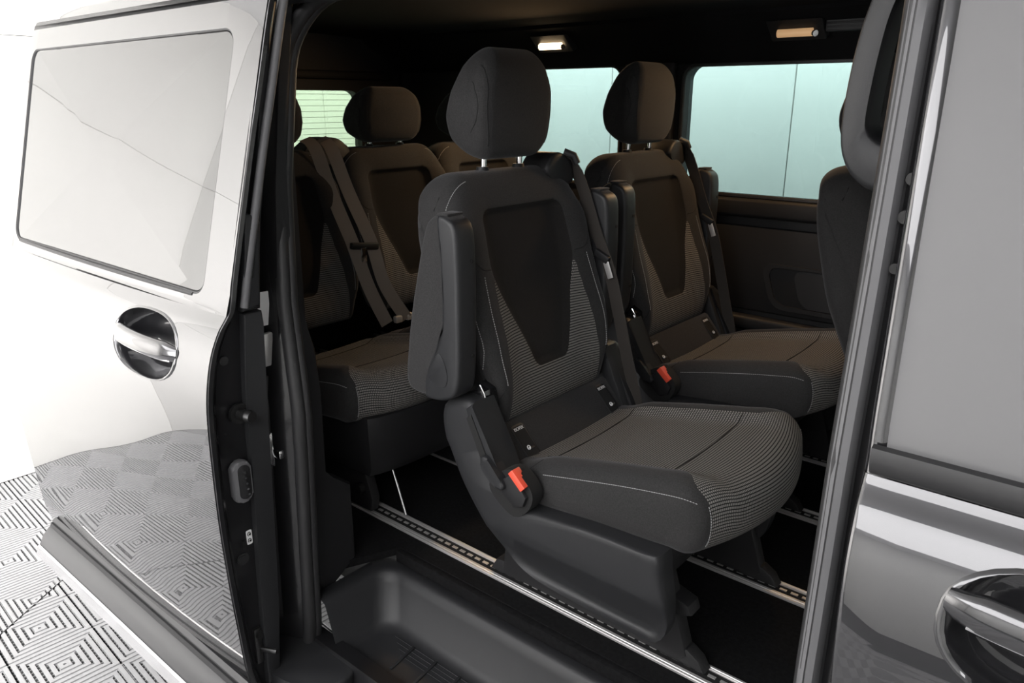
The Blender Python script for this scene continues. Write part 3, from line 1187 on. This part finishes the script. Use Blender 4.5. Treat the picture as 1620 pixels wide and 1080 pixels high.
# horizontal mouldings and the pull pocket on the lower panel
box('panel_step', 'plastic_dark', fp, (-.45, YW - .012, .735), (1.75, .03, .062), .012, None, 3)
box('panel_band', 'plastic_dark', fp, (-.45, YW - .006, .53), (1.75, .018, .29), .006, None, 3)
box('panel_ledge', 'plastic', fp, (-.45, YW - .02, .345), (1.75, .05, .045), .012, None, 3)
outer = rr_loop(-.965, .405, -.45, .558, .045, 6)
inn = rr_loop(-.945, .42, -.47, .548, .038, 6)
plate('pocket_frame', 'plastic_dark', fp, outer, [inn], lambda a, b: (a + (b - .48) * -.32, YW - .024, b), lambda a, b: (a + (b - .48) * -.32, YW - .010, b))
plate('pocket_lining', 'plastic', fp, rr_loop(-.86, .422, -.48, .546, .036, 6), [], lambda a, b: (a + (b - .48) * -.32, YW - .022, b), lambda a, b: (a + (b - .48) * -.32, YW - .012, b))
# pillar between the windows, slightly proud, and upper rail
box('pillar_cover', 'plastic_dark', fp, (-1.46, YW - .015, .99), (.20, .03, .46), .012, None, 3)
vpart(prism_x('roof_rail_trim', 'headliner', van, [(2.50, 1.20), (2.47, 1.205), (2.40, 1.27), (2.30, 1.325), (2.30, 1.36), (2.52, 1.36)], -2.8, .9, .004))

# tailgate with heated rear glass
rw = rr_loop(1.14, .80, 2.265, 1.122, .05)
tg = vpart(plate('tailgate', 'plastic_dark', van, [(1.02, -.2), (2.54, -.2), (2.54, 1.20), (2.40, 1.36), (1.2, 1.36), (1.10, 1.27), (1.04, 1.0)], [rw], lambda a, b: (-2.80, a, b), lambda a, b: (-2.85, a, b)))
plate('rear_window', 'glass_rear', tg, rw, [], lambda a, b: (-2.83, a, b), lambda a, b: (-2.8305, a, b))
for k in range(13):
    zc = .825 + .0235 * k
    tube('heating_line', 'heating_wire', tg, [(-2.828, 1.16, zc), (-2.828, 2.245, zc)], .0011, 4)
for yy in (2.09, 1.7, 1.3):
    tube('heating_line', 'heating_wire', tg, [(-2.828, yy, .81), (-2.828, yy, 1.13)], .0006, 4)
box('tailgate_trim', 'plastic_dark', tg, (-2.785, 1.75, 1.185), (.03, 1.4, .035), .01)

# roof lining with lamps
bm = bmesh.new()
sec = [(.95, 1.315), (1.05, 1.335), (1.3, 1.345), (1.7, 1.35), (2.1, 1.345), (2.35, 1.335), (2.35, 1.36), (1.7, 1.37), (.95, 1.36)]
add_prism(bm, sec, lambda a, b: (-2.5 - .3 * sstep(1.0, 1.3, a), a, b), lambda a, b: (.9, a, b))
lin = vpart(from_bm(bm, 'roof_lining', 'headliner', van, ang=30))
box('lining_vent', 'plastic_dark', lin, (-.76, 2.36, 1.285), (.12, .02, .035), .004)
for k in range(3): box('vent_slat', 'plastic', lin, (-.76, 2.348, 1.275 + .01 * k), (.11, .004, .003), 0)


def cabin_lamp(x, power, lens, w=.085, tilt=0):
    y, z = 2.352, 1.272
    h = vpart(prism_x('cabin_lamp', 'plastic_dark', van, [(y - .03, z + .03), (y + .03, z - .022), (y + .055, z - .01), (y + .02, z + .05)], x - w - .03, x + w + .03, .006, 3))
    # tubular lens along the housing, end knob
    bm = bmesh.new()
    add_tube(bm, [(x - w, y - .002, z - .003), (x + w, y - .002, z - .003)], .0115, 14)
    l = from_bm(bm, 'lamp_lens', lens, h, ang=50)
    tube('lamp_switch', 'chrome', h, [(x + w + .004, y - .006, z - .006), (x + w + .010, y - .01, z - .008)], .009, 10)
    li = bpy.data.lights.new('cabin_lamp_light', 'AREA')
    li.shape = 'RECTANGLE'
    li.size, li.size_y = w * 2, .03
    li.energy = power
    li.color = (1, .62, .31)
    o = bpy.data.objects.new('cabin_lamp_light', li)
    COL.objects.link(o)
    o.location = (x, y - .024, z - .028)
    d = Vector((0, -.55, -1))
    o.rotation_euler = d.to_track_quat('-Z', 'Y').to_euler()
    return h


cabin_lamp(-1.80, 3.8, 'lamp_lens', .05)
cabin_lamp(-.905, 2.8, 'lamp_lens_dim', .052)

# ================================================================== SEATS
# local frame: +x forward, y across, z up from the cabin floor
SW = [(.40, .195), (.46, .20), (.53, .225), (.60, .238), (.80, .236), (.90, .226), (.94, .218)]      # half width
SS = [(.49, .036), (.503, .046), (.513, .060), (.55, .076), (.65, .117), (.70, .138), (.735, .147), (.80, .144), (.835, .140), (.85, .130), (.857, .115), (.87, .11)]
ZB, ZTP = .503, .857


def s_half(z):
    if z > .80:
        r = .028
        b = .142
        q = max(0, z - (ZTP - r))
        return b - r + sqrt(max(0, r * r - min(q, r) ** 2)) if q > 0 else crt([(.735, .147), (.80, .144), (ZTP - r, .142)], z)
    return crt(SS[:8], z)


def b_half(z):
    return max(s_half(z) + .002, lerp_tab([(.40, .168), (.50, .166), (.60, .160), (.70, .150), (.72, .146)], z) if z < .72 else 0)


def back_warp(sc=1.0):
    def f(x, t, z):
        a = abs(t)
        sg = 1 if t >= 0 else -1
        w, b, s = lerp_tab(SW, z), b_half(min(z, .9)), s_half(min(max(z, .45), .9))
        b = min(b, w - .02)
        y = s * a if a <= 1 else (s + (b - s) * (a - 1) if a <= 2 else b + (w - b) * (a - 2))
        # recess of the centre panel
        front = sstep(.45, .9, 0 if False else 1)
        xm = lerp_tab([(.40, -.05), (.93, -.185)], z)
        isf = sstep(0, .03, x - xm)
        d = min((s - y), z - ZB, ZTP - z)
        x -= isf * .013 * sstep(-.005, .016, d)
        # side bolsters come forward
        k = sstep(.10, .215, y) * (1 - sstep(.80, .93, z)) * sstep(.40, .52, z)
        x += isf * .026 * k
        # top corners fall away
        q = max(0, (y - (w - .075)) / .075)
        if z > .82:
            z -= .055 * (1 - sqrt(max(0, 1 - min(1, q) ** 2))) * (z - .82) / .11
        return (x, sg * y * sc, z)
    return f


def back_fmat(x, t, z, nx, nz):
    a = abs(t)
    if nx < .25: return 0
    if a < 1 and ZB < z < ZTP: return 1
    if a < 2 and .408 < z < .71: return 2
    return 0


BP = crspline([(-.005, .405), (.004, .44), (-.004, .50), (-.022, .58), (-.050, .66), (-.075, .74), (-.095, .82), (-.110, .88), (-.128, .915), (-.150, .932), (-.195, .930), (-.224, .912), (-.230, .88), (-.222, .80), (-.204, .72), (-.175, .62), (-.135, .52), (-.098, .43), (-.075, .40), (-.04, .395)], 300, True)
TS = [i / 8 for i in range(1, 9)] + [1 + i / 5 for i in range(1, 6)] + [2 + i / 12 for i in range(1, 13)]
CP = crspline([(.035, .268), (.03, .31), (.045, .338), (.10, .347), (.18, .364), (.28, .386), (.38, .406), (.46, .421), (.505, .422), (.538, .402), (.549, .365), (.543, .325), (.515, .302), (.44, .292), (.2, .272)], 220, True)


def cush_warp(hw, ww):
    def f(x, t, z):
        a = abs(t)
        sg = 1 if t >= 0 else -1
        w2 = ww + (hw * .885 - ww) * sstep(.42, .52, x)
        y = w2 * a if a <= 1 else w2 + (hw - w2) * (a - 1)
        up_ = sstep(.30, .36, z)
        k = sin(pi * max(0, min(1, (y - ww * .84) / (hw - ww * .84) * .98)))
        z += up_ * .021 * k * sstep(.04, .16, x) * (1 - .7 * sstep(.42, .53, x))
        # slight dish in the middle, and a rounded front edge in plan
        z -= up_ * .006 * (1 - (y / ww) ** 2 if y < ww else 0)
        fr = sstep(.40, .55, x)
        x += fr * (.010 - .062 * (y / hw) ** 2)
        return (x, sg * y, z)
    return f


def cush_fmat(x, t, z, nx, nz):
    if abs(t) < 1 and (nz > .1 or nx > .3) : return 2
    return 0


CT = [i / 14 for i in range(1, 15)] + [1 + i / 14 for i in range(1, 15)]
HP = crspline([(-.104, 1.0), (-.098, 1.06), (-.096, 1.11), (-.104, 1.155), (-.125, 1.182), (-.152, 1.188), (-.18, 1.168), (-.205, 1.115), (-.221, 1.05), (-.214, 1.00), (-.186, .968), (-.150, .957), (-.120, .966)], 120, True)
HW = [(.955, .096), (1.0, .119), (1.05, .126), (1.10, .121), (1.15, .105), (1.19, .078)]


def head_warp(sy, z0, sz):
    def f(x, t, z):
        a = abs(t)
        y = lerp_tab(HW, z) * (a if a < 1 else 1 + 0 * a) if False else lerp_tab(HW, z) * a / 2
        x -= .010 * (y / .124) ** 2
        return (x, (1 if t >= 0 else -1) * y * sy, z0 + (z - .957) * sz)
    return f


def isofix_slot(parent, y, pc, pu, pn):
    """dark recessed slot with anchor bar, lettering and round pictogram; pc centre on the board, pu up direction, pn outward"""
    R = Matrix((Vector((0, 1, 0)), pu, pn)).transposed()
    bm = bmesh.new()
    lp = rr_loop(-.021, -.040, .021, .040, .009, 4)
    P = lambda a, b, d: tuple(pc + Vector((0, y + a, 0)) + pu * b + pn * d)
    add_prism(bm, lp, lambda a, b: P(a, b, .0), lambda a, b: P(a, b, .0016), .0006)
    s = from_bm(bm, 'isofix_slot', 'plastic', parent)
    bm = bmesh.new()
    add_prism(bm, rr_loop(-.0175, -.037, .0175, .036, .007, 4), lambda a, b: P(a, b, .0014), lambda a, b: P(a, b, .0020))
    from_bm(bm, 'slot_opening', 'seam', s)
    tube('anchor_bar', 'chrome', s, [P(-.011, -.021, .003), P(.011, -.0205, .003)], .0028, 8)
    text_mesh('slot_lettering', 'ISOFIX', 'white_print', s, .0105, R, P(0, .029, .0026))
    tube('slot_pictogram', 'white_print', s, [P(-.006 + .0045 * cos(radians(a)), -.018 + .0045 * sin(radians(a)), .0062) for a in range(0, 361, 30)], .0011, 5)
    tube('slot_pictogram', 'white_print', s, [P(-.006, -.018, .0062), P(-.003, -.0205, .0062)], .0014, 5)
    return s


def make_back(root, sc=1.0, detail=True):
    bk = pillow('backrest', ['fabric', 'fabric_smooth', 'weave'], root, BP, edge_rings(TS, .036, .25, 3), back_warp(sc), back_fmat)
    bv = bvh_of(bk)
    if detail:
        for s in (-1, 1):
            stitches('stitching', bk, bv, [(0, s * .186 * sc, .725), (0, s * .193 * sc, .64), (0, s * .196 * sc, .56), (0, s * .188 * sc, .50)], (1, 0, 0))
            stitches('stitching', bk, bv, [(0, s * .228 * sc, .72), (0, s * .229 * sc, .62), (0, s * .226 * sc, .53)], (1, 0, 0))
            groove('seam', bk, bv, [(0, s * .152 * sc, .735), (0, s * .19 * sc, .745), (0, s * .226 * sc, .79)], (1, 0, 0))
            groove('seam', bk, bv, [(0, s * .192 * sc, .50), (0, s * .198 * sc, .47), (0, s * .196 * sc, .42)], (1, 0, 0))
            stitches('stitching', bk, bv, [(-.13, s * .6, .92), (-.126, s * .6, .87), (-.124, s * .6, .83)], (0, s, 0))
    return bk


def make_headrest(root, sy=1.0, z0=.957, sz=1.0, posts=True):
    hd = pillow('headrest', ['fabric'], root, HP, edge_rings([i / 6 for i in range(1, 7)] + [1 + i / 12 for i in range(1, 13)], .027, .45, 2), head_warp(sy, z0, sz), lambda *a: 0)
    bv = bvh_of(hd)
    for s in (-1, 1):
        groove('seam', hd, bv, [(-.15, s * .1 * sy, z0 + .222 * sz), (-.11, s * .104 * sy, z0 + .17 * sz), (-.1, s * .108 * sy, z0 + .1 * sz), (-.1, s * .098 * sy, z0 + .03 * sz)], (1, 0, .0), .0013)
        e = [(-.158 + .034 * cos(radians(a)), s * .3, z0 + (.11 + .052 * sin(radians(a))) * sz) for a in range(-80, 81, 16)]
        groove('seam', hd, bv, e, (0, s, 0), .0011)
    if posts:
        for s in (-1, 1):
            ps = tube('headrest_post', 'chrome', root, [(-.166, s * .062 * sy, .90), (-.160, s * .062 * sy, z0 + .04)], .0065, 12)
            tube('post_collar', 'plastic_dark', ps, [(-.166, s * .062 * sy, .925), (-.166, s * .062 * sy, .94)], lambda f: .017 if f < .5 else .013, 14)
    return hd


def make_cushion(root, hw=.243, ww=.176, dy=0):
    cu = pillow('cushion', ['fabric', 'fabric_smooth', 'weave'], root, CP, edge_rings(CT, .030, .3, 2), cush_warp(hw, ww), cush_fmat)
    bv = bvh_of(cu)
    for s in (-1, 1):
        stitches('stitching', cu, bv, [(.15, s * .238, .356), (.24, s * .239, .376), (.34, s * .239, .396), (.43, s * .238, .409), (.488, s * .228, .405)], (0, s * .75, .66))
        # thread down the front corner of the woven panel
        stitches('stitching', cu, bv, [(.6, s * hw * .893, .40), (.6, s * hw * .893, .36), (.6, s * hw * .89, .32)], (1, 0, 0))
        groove('seam', cu, bv, [(.13, s * .5, .372), (.10, s * .5, .34), (.085, s * .5, .30)], (0, s, 0), .001)
    for xx in (.115, .39):
        groove('seam', cu, bv, [(xx, -ww * .98, .45), (xx + .004, 0, .45), (xx, ww * .98, .45)], (0, 0, 1), .0016)
    return cu


def arm(root, s):
    """folded-up armrest at side s: upholstered rear with plastic cover in front"""
    y0, y1 = s * (.312 if s < 0 else .292), s * (.258 if s < 0 else .24)
    ox = 0 if s < 0 else -.02
    pr = crspline([(-.085, .858), (-.062, .870), (-.036, .868), (-.017, .848), (-.012, .78), (-.012, .66), (-.015, .56), (-.026, .51), (-.060, .488), (-.115, .482), (-.155, .486), (-.170, .508), (-.166, .56), (-.150, .65), (-.125, .75), (-.100, .835)], 110, True)
    a_ = pillow('armrest', ['fabric'], root, pr, [(-1, .014), (-.97, .008), (-.9, .004), (-.75, .001), (-.5, 0), (0, 0), (.5, 0), (.75, .001), (.9, .004), (.97, .008), (1, .014)],
                lambda x, t, z: (x + ox, (y0 + y1) / 2 + t * .0262, z), lambda *k: 0)
    a_['label'] = 'fabric-backed armrest folded up beside the backrest'
    pc = crspline([(-.062, .862), (-.036, .866), (-.012, .846), (-.006, .78), (-.006, .66), (-.009, .56), (-.020, .508), (-.055, .484), (-.105, .478), (-.112, .492), (-.108, .53), (-.088, .575), (-.062, .62), (-.055, .67), (-.056, .78)], 110, True)
    c_ = pillow('armrest_cover', ['plastic'], a_, pc, [(-1, .010), (-.97, .006), (-.9, .0025), (-.75, .0008), (-.5, 0), (0, 0), (.5, 0), (.75, .0008), (.9, .0025), (.97, .006), (1, .010)],
                lambda x, t, z: (x + ox, (y0 + y1) / 2 + t * .0285, z), lambda *k: 0)
    bm = bmesh.new()
    bp = crspline([(-.098, .532), (-.078, .558), (-.066, .588), (-.050, .575), (-.040, .545), (-.046, .520), (-.070, .512)], 30, True)
    yo = (y0 + y1) / 2 - .0287 * (1 if True else 1) * 1
    yo = (y0 + y1) / 2 + s * .0275
    add_prism(bm, [(p.x, p.y) for p in bp], lambda a, b: (a + ox, yo, b), lambda a, b: (a + ox, yo + s * .0024, b), .0012)
    from_bm(bm, 'release_button', 'plastic', a_)
    for zc in (.78, .585):
        tube('cover_screw', 'seam', a_, [(ox - .009, (y0 + y1) / 2 + .012, zc), (ox - .0045, (y0 + y1) / 2 + .012, zc)], .0042, 10)
    box('armrest_tab', 'fabric', a_, (ox - .05, (y0 + y1) / 2, .8705), (.03, .044, .005), .002)
    return a_


def make_belt(root, s, y):
    """belt out of a guide on the shoulder, down the side of the backrest to the seat foot"""
    g = prism_x('belt_guide', 'plastic_dark', root, [(p.x, p.y) for p in crspline([(y - s * .085, .915), (y - s * .075, .945), (y - s * .045, .962), (y - s * .01, .955), (y + s * .018, .925), (y + s * .022, .89), (y - s * .02, .885)], 24, True)], -.205, -.118, .010, 3)
    tube('guide_rim', 'plastic', g, [(-.128, y + .0 - s * .01, .962), (-.108, y + s * .004, .953), (-.104, y + s * .012, .935)], .009, 8)
    pts = crspline([(-.150, y - s * .02, .955), (-.122, y + s * .012, .938), (-.095, y + s * .03, .87), (-.055, y + s * .034, .765), (-.010, y + s * .034, .67), (.022, y + s * .032, .568), (.052, y + s * .036, .45), (.078, y + s * .05, .33), (.085, y + s * .055, .25)], 40)
    b = tube('seat_belt', 'belt_dark', root, pts, 1, wdir=lambda f: (1, -s * .25 if f > .08 else -s * .4, .2), flat=(.021, .0009))
    t = box('belt_tongue', 'plastic_dark', b, (-.030, y + s * .026, .712), (.046, .014, .020), .004, rot('Y', 25))
    box('tongue_plate', 'aluminium', b, (-.008, y + s * .022, .680), (.016, .003, .042), .001, rot('Y', -22))
    return b


SHELL = [(-.098, .440), (-.093, .392), (-.083, .372), (-.039, .285), (.015, .205), (.075, .140), (.137, .107), (.259, .096), (.40, .091), (.435, .100), (.455, .138), (.460, .195), (.450, .26), (.445, .303), (.420, .303), (.30, .300), (.20, .290), (.135, .284), (.110, .290), (.082, .315), (.070, .345), (.040, .40), (.010, .455), (-.005, .485), (-.047, .487), (-.085, .468)]


def tuck_of(z):
    return .055 * max(0, (.205 - z) / .115) + .006 * max(0, (.30 - z) / .1 if z > .2 else 1)


def shell(root, s):
    """plastic side cover: upper face proud, foot tucked in"""
    bm = bmesh.new()
    lp = crspline(SHELL, 90, True)
    ctr = Vector((.12, .24))
    rows = []
    for (f, y, kk) in ((0, .232, 0), (0, .262, 0), (.015, .272, .4), (.05, .2785, .8), (.12, .281, 1), (.35, .282, 1)):
        row = []
        for p in lp:
            q = p + (ctr - p).normalized() * min((ctr - p).length * .9, f * .20)
            tuck = tuck_of(q.y) * (.3 + .7 * kk)
            row.append(bm.verts.new((q.x, s * (y - tuck), q.y)))
        rows.append(row)
    for a, b in zip(rows, rows[1:]):
        for k in range(90): bm.faces.new((a[k], a[(k + 1) % 90], b[(k + 1) % 90], b[k]))
    cap = bm.faces.new(rows[-1])
    bm.faces.new(rows[0])
    geom = [cap] + list(cap.edges) + list(cap.verts)
    for zc in (.12, .15, .18, .195, .205, .215, .23, .26, .30, .36, .42):
        fs = [f for f in bm.faces if all(abs(abs(v.co.y) - .2825) < .06 and v.tag for v in f.verts)] if False else None
        geom = [f for f in bm.faces if f.tag] or [cap]
        for f in geom: f.tag = True
        g2 = set(geom)
        for f in geom:
            g2.update(f.edges)
            g2.update(f.verts)
        r_ = bmesh.ops.bisect_plane(bm, geom=list(g2), plane_co=(0, 0, zc), plane_no=(0, 0, 1))
        for f in r_['geom']:
            if isinstance(f, bmesh.types.BMFace): f.tag = True
    for v in {v for f in bm.faces if f.tag for v in f.verts}:
        v.co.y = s * (.282 - tuck_of(v.co.z))
    return from_bm(bm, 'side_cover', 'plastic', root, ang=60)


def make_seat(name):
    root = empty(name)
    make_back(root)
    make_headrest(root)
    make_cushion(root)
    for s in (-1, 1): arm(root, s)
    sh = shell(root, -1)
    shell(root, 1)
    make_belt(root, 1, .20)
    # board with the two anchor slots
    pu = Vector((-.056, 0, .062)).normalized()
    pn = Vector((.062, 0, .056)).normalized()
    bd = prism_y('anchor_board', 'fabric', root, [(.066, .326), (.068, .334), (.010, .404), (.0, .408), (-.015, .40), (.04, .32)], -.205, .205, .004)
    pc = Vector((.039, 0, .369)) + pn * .0012
    for y in (-.160, .165): isofix_slot(bd, y, pc, pu, pn)
    # recline hinge with slot and lever on the near cover
    hb = prism_y('hinge_bracket', 'plastic', root, [(-.015, .47), (.008, .49), (.055, .385), (.092, .34), (.075, .32), (.04, .345)], -.290, -.222, .006)
    prism_y('hinge_slot', 'seam', hb, [(-.010, .452), (.003, .464), (.044, .384), (.032, .366)], -.2925, -.28, .001)
    prism_y('recline_lever', 'plastic', hb, crspline([(.034, .378), (.05, .385), (.075, .362), (.098, .335), (.088, .322), (.062, .335), (.040, .355)], 30, True), -.302, -.268, .006, 3)
    prism_y('hinge_cover', 'gloss_black', root, [(-.05, .47), (-.02, .515), (.0, .50), (.01, .455), (-.02, .44)], -.245, -.205, .006)
    tube('hinge_strip', 'chrome', root, [(-.012, -.2465, .512), (.0, -.2465, .495), (.010, -.2465, .462)], .0018, 6)
    prism_y('hinge_bracket', 'plastic', root, [(-.03, .47), (.0, .485), (.055, .36), (.075, .315), (.04, .315)], .205, .262, .006)
    # buckle
    bk = prism_y('buckle', 'plastic_dark', root, [(.083, .340), (.112, .366), (.150, .322), (.142, .300), (.118, .290), (.085, .315)], -.2925, -.255, .004, 2)
    bm = bmesh.new()
    BR = rot('Y', 42)
    lp = [(-.022, -.014), (.022, -.014), (.022, .004), (.010, .004), (.008, -.003), (-.008, -.003), (-.010, .004), (-.022, .004)]
    add_prism(bm, lp, lambda a, b: tuple(Vector((.122, -.277, .349)) + BR @ Vector((a, b * 1.3, .000))), lambda a, b: tuple(Vector((.122, -.277, .349)) + BR @ Vector((a, b * 1.3, .016))), .0018)
    from_bm(bm, 'buckle_button', 'red_button', bk)
    box('buckle_slot', 'seam', bk, (.125, -.2665, .354), (.030, .012, .016), .001, BR)
    box('buckle_mark', 'white_print', bk, (.088, -.2932, .340), (.004, .001, .009), 0, rot('Y', 20))
    prism_y('buckle_pocket_shade', 'seam', root, crspline([(.054, .335), (.050, .300), (.108, .264), (.150, .292), (.158, .335), (.11, .37)], 30, True), -.2832, -.25)  # flat black patch paints the shade of a recess on the cover
    # frame under the cushion and feet on the rails
    bm = bmesh.new()
    add_box(bm, (.24, 0, .235), (.36, .38, .07), None, .01)
    for y in (-.150, .214):
        add_prism(bm, [(-.02, .012), (.44, .012), (.46, .03), (.40, .22), (.30, .23), (.24, .06), (.12, .06), (.05, .23), (-.01, .10)], lambda a, b: (a, y - .018, b), lambda a, b: (a, y + .018, b), .003)
    from_bm(bm, 'seat_frame', 'dark_metal' if False else 'plastic_dark', root)
    for y in (-.150, .214):
        for xx in (-.01, .45):
            prism_y('foot', 'plastic_dark', root, [(xx - .05, .007), (xx + .05, .007), (xx + .035, .03), (xx + .01, .045), (xx - .03, .04)], y - .016, y + .016, .004)
    bm = bmesh.new()
    add_prism(bm, [(.395, .128), (.44, .112), (.462, .122), (.455, .142), (.41, .155)], lambda a, b: (a, -.165, b), lambda a, b: (a, -.12, b), .006)
    ad = from_bm(bm, 'adjust_pedal', 'plastic_dark', root)
    tube('adjust_wire', 'chrome', ad, [(.40, -.2, .19), (.425, -.165, .148)], .002, 6)
    return root


seat_a = make_seat('passenger_seat')
seat_a.location = (-1.0, 1.340, 0)
tag(seat_a, 'nearest dark grey single seat facing the open sliding door, armrests folded up', 'seat', 'single passenger seats of the middle row')
seat_b = copy_tree(seat_a)
seat_b.location = (-1.083, 2.075, 0)
tag(seat_b, 'dark grey single seat beside the far side window, partly behind the nearest seat', 'seat')

# bench of three at the back
bench = empty('bench_seat', (-1.937, 1.80, 0))
tag(bench, 'dark three-place rear bench seat behind the single seats', 'bench seat')
first = None
for k, y in enumerate((-.497, 0, .435)):
    if k == 0:
        pl = []
        pl.append(make_back(bench))
        pl.append(make_headrest(bench, 1.12, .945, .78))
        pl.append(make_cushion(bench, .232, .172))
        first = [o for o in bpy.data.objects if o.parent == bench]
        for o in first: o.location.y += y
    else:
        for o in first:
            c = copy_tree(o, bench)
            c.location.y += y - (-.497)
# plastic plinth under the bench front and side
bm = bmesh.new()
pl = crspline([(.0, -.695), (.48, -.695), (.54, -.66), (.56, -.40), (.56, .40), (.54, .62), (.48, .65), (.0, .65)], 70)
rows = [[bm.verts.new((.2 + (p.x - .2) * f, p.y * g, z)) for p in pl] for f, g, z in ((.90, .97, .14), (.97, .985, .17), (1, 1, .30), (.985, .995, .315), (.9, .98, .317))]
for a, b in zip(rows, rows[1:]):
    for k in range(70): bm.faces.new((a[k], a[(k + 1) % 70], b[(k + 1) % 70], b[k]))
bm.faces.new(rows[0]); bm.faces.new(rows[-1])
from_bm(bm, 'bench_plinth', 'plastic_dark', bench, ang=40)
for y in (-.635, -.275, .09, .45):
    prism_y('bench_leg', 'plastic_dark', bench, [(.05, .012), (.46, .012), (.47, .05), (.42, .2), (.1, .2)], y - .014, y + .014, .003)
    tube('leg_bolt', 'dark_metal', bench, [(.43, y - .014, .075), (.43, y - .03, .075)], .014, 14)
tube('leg_strut', 'chrome', bench, [(.50, -.60, .14), (.545, -.598, .012)], .004, 8)
# belts between the near and the middle place: two webs off one shoulder guide, tongue hooked up
g = prism_x('belt_guide', 'plastic_dark', bench, crspline([(-.36, .90), (-.33, .945), (-.27, .968), (-.20, .955), (-.165, .90), (-.2, .88)], 30, True), -.21, -.14, .008, 3)
for (ya, yb_, yc, lo) in ((-.332, -.287, -.262, .05), (-.272, -.214, -.196, .07)):
    pts = crspline([(-.16, ya, .965), (-.118, ya + .008, .935), (-.072, (ya + yb_) / 2, .80), (-.008, yb_, .64), (.028, yc, .50), (.05, yc + lo, .37)], 30)
    bt = tube('seat_belt', 'belt', bench, pts, 1, wdir=(.35, 1, .1), flat=(.0215, .001))
box('belt_tongue', 'plastic_dark', bench, (.002, -.25, .632), (.018, .11, .022), .005, rot('X', -8))
bt = box('tongue_plate', 'chrome', bench, (.012, -.262, .606), (.004, .022, .045), .001)
for k in range(2): box('buckle_latch', 'aluminium', bench, (.045, .0 - .16 + .05 * k, .375), (.02, .03, .025), .006)

# front seat by the far side, seen from behind
fs = empty('front_seat', (-.405, 2.08, 0))
tag(fs, 'dark front seat at the right edge, half hidden by the centre pillar', 'seat')
make_back(fs, 1.0, False)
make_headrest(fs)
make_cushion(fs)
bm = bmesh.new()
add_box(bm, (.25, 0, .15), (.45, .42, .28), None, .02)
from_bm(bm, 'seat_base', 'plastic_dark', fs)
bpy.context.view_layer.update()
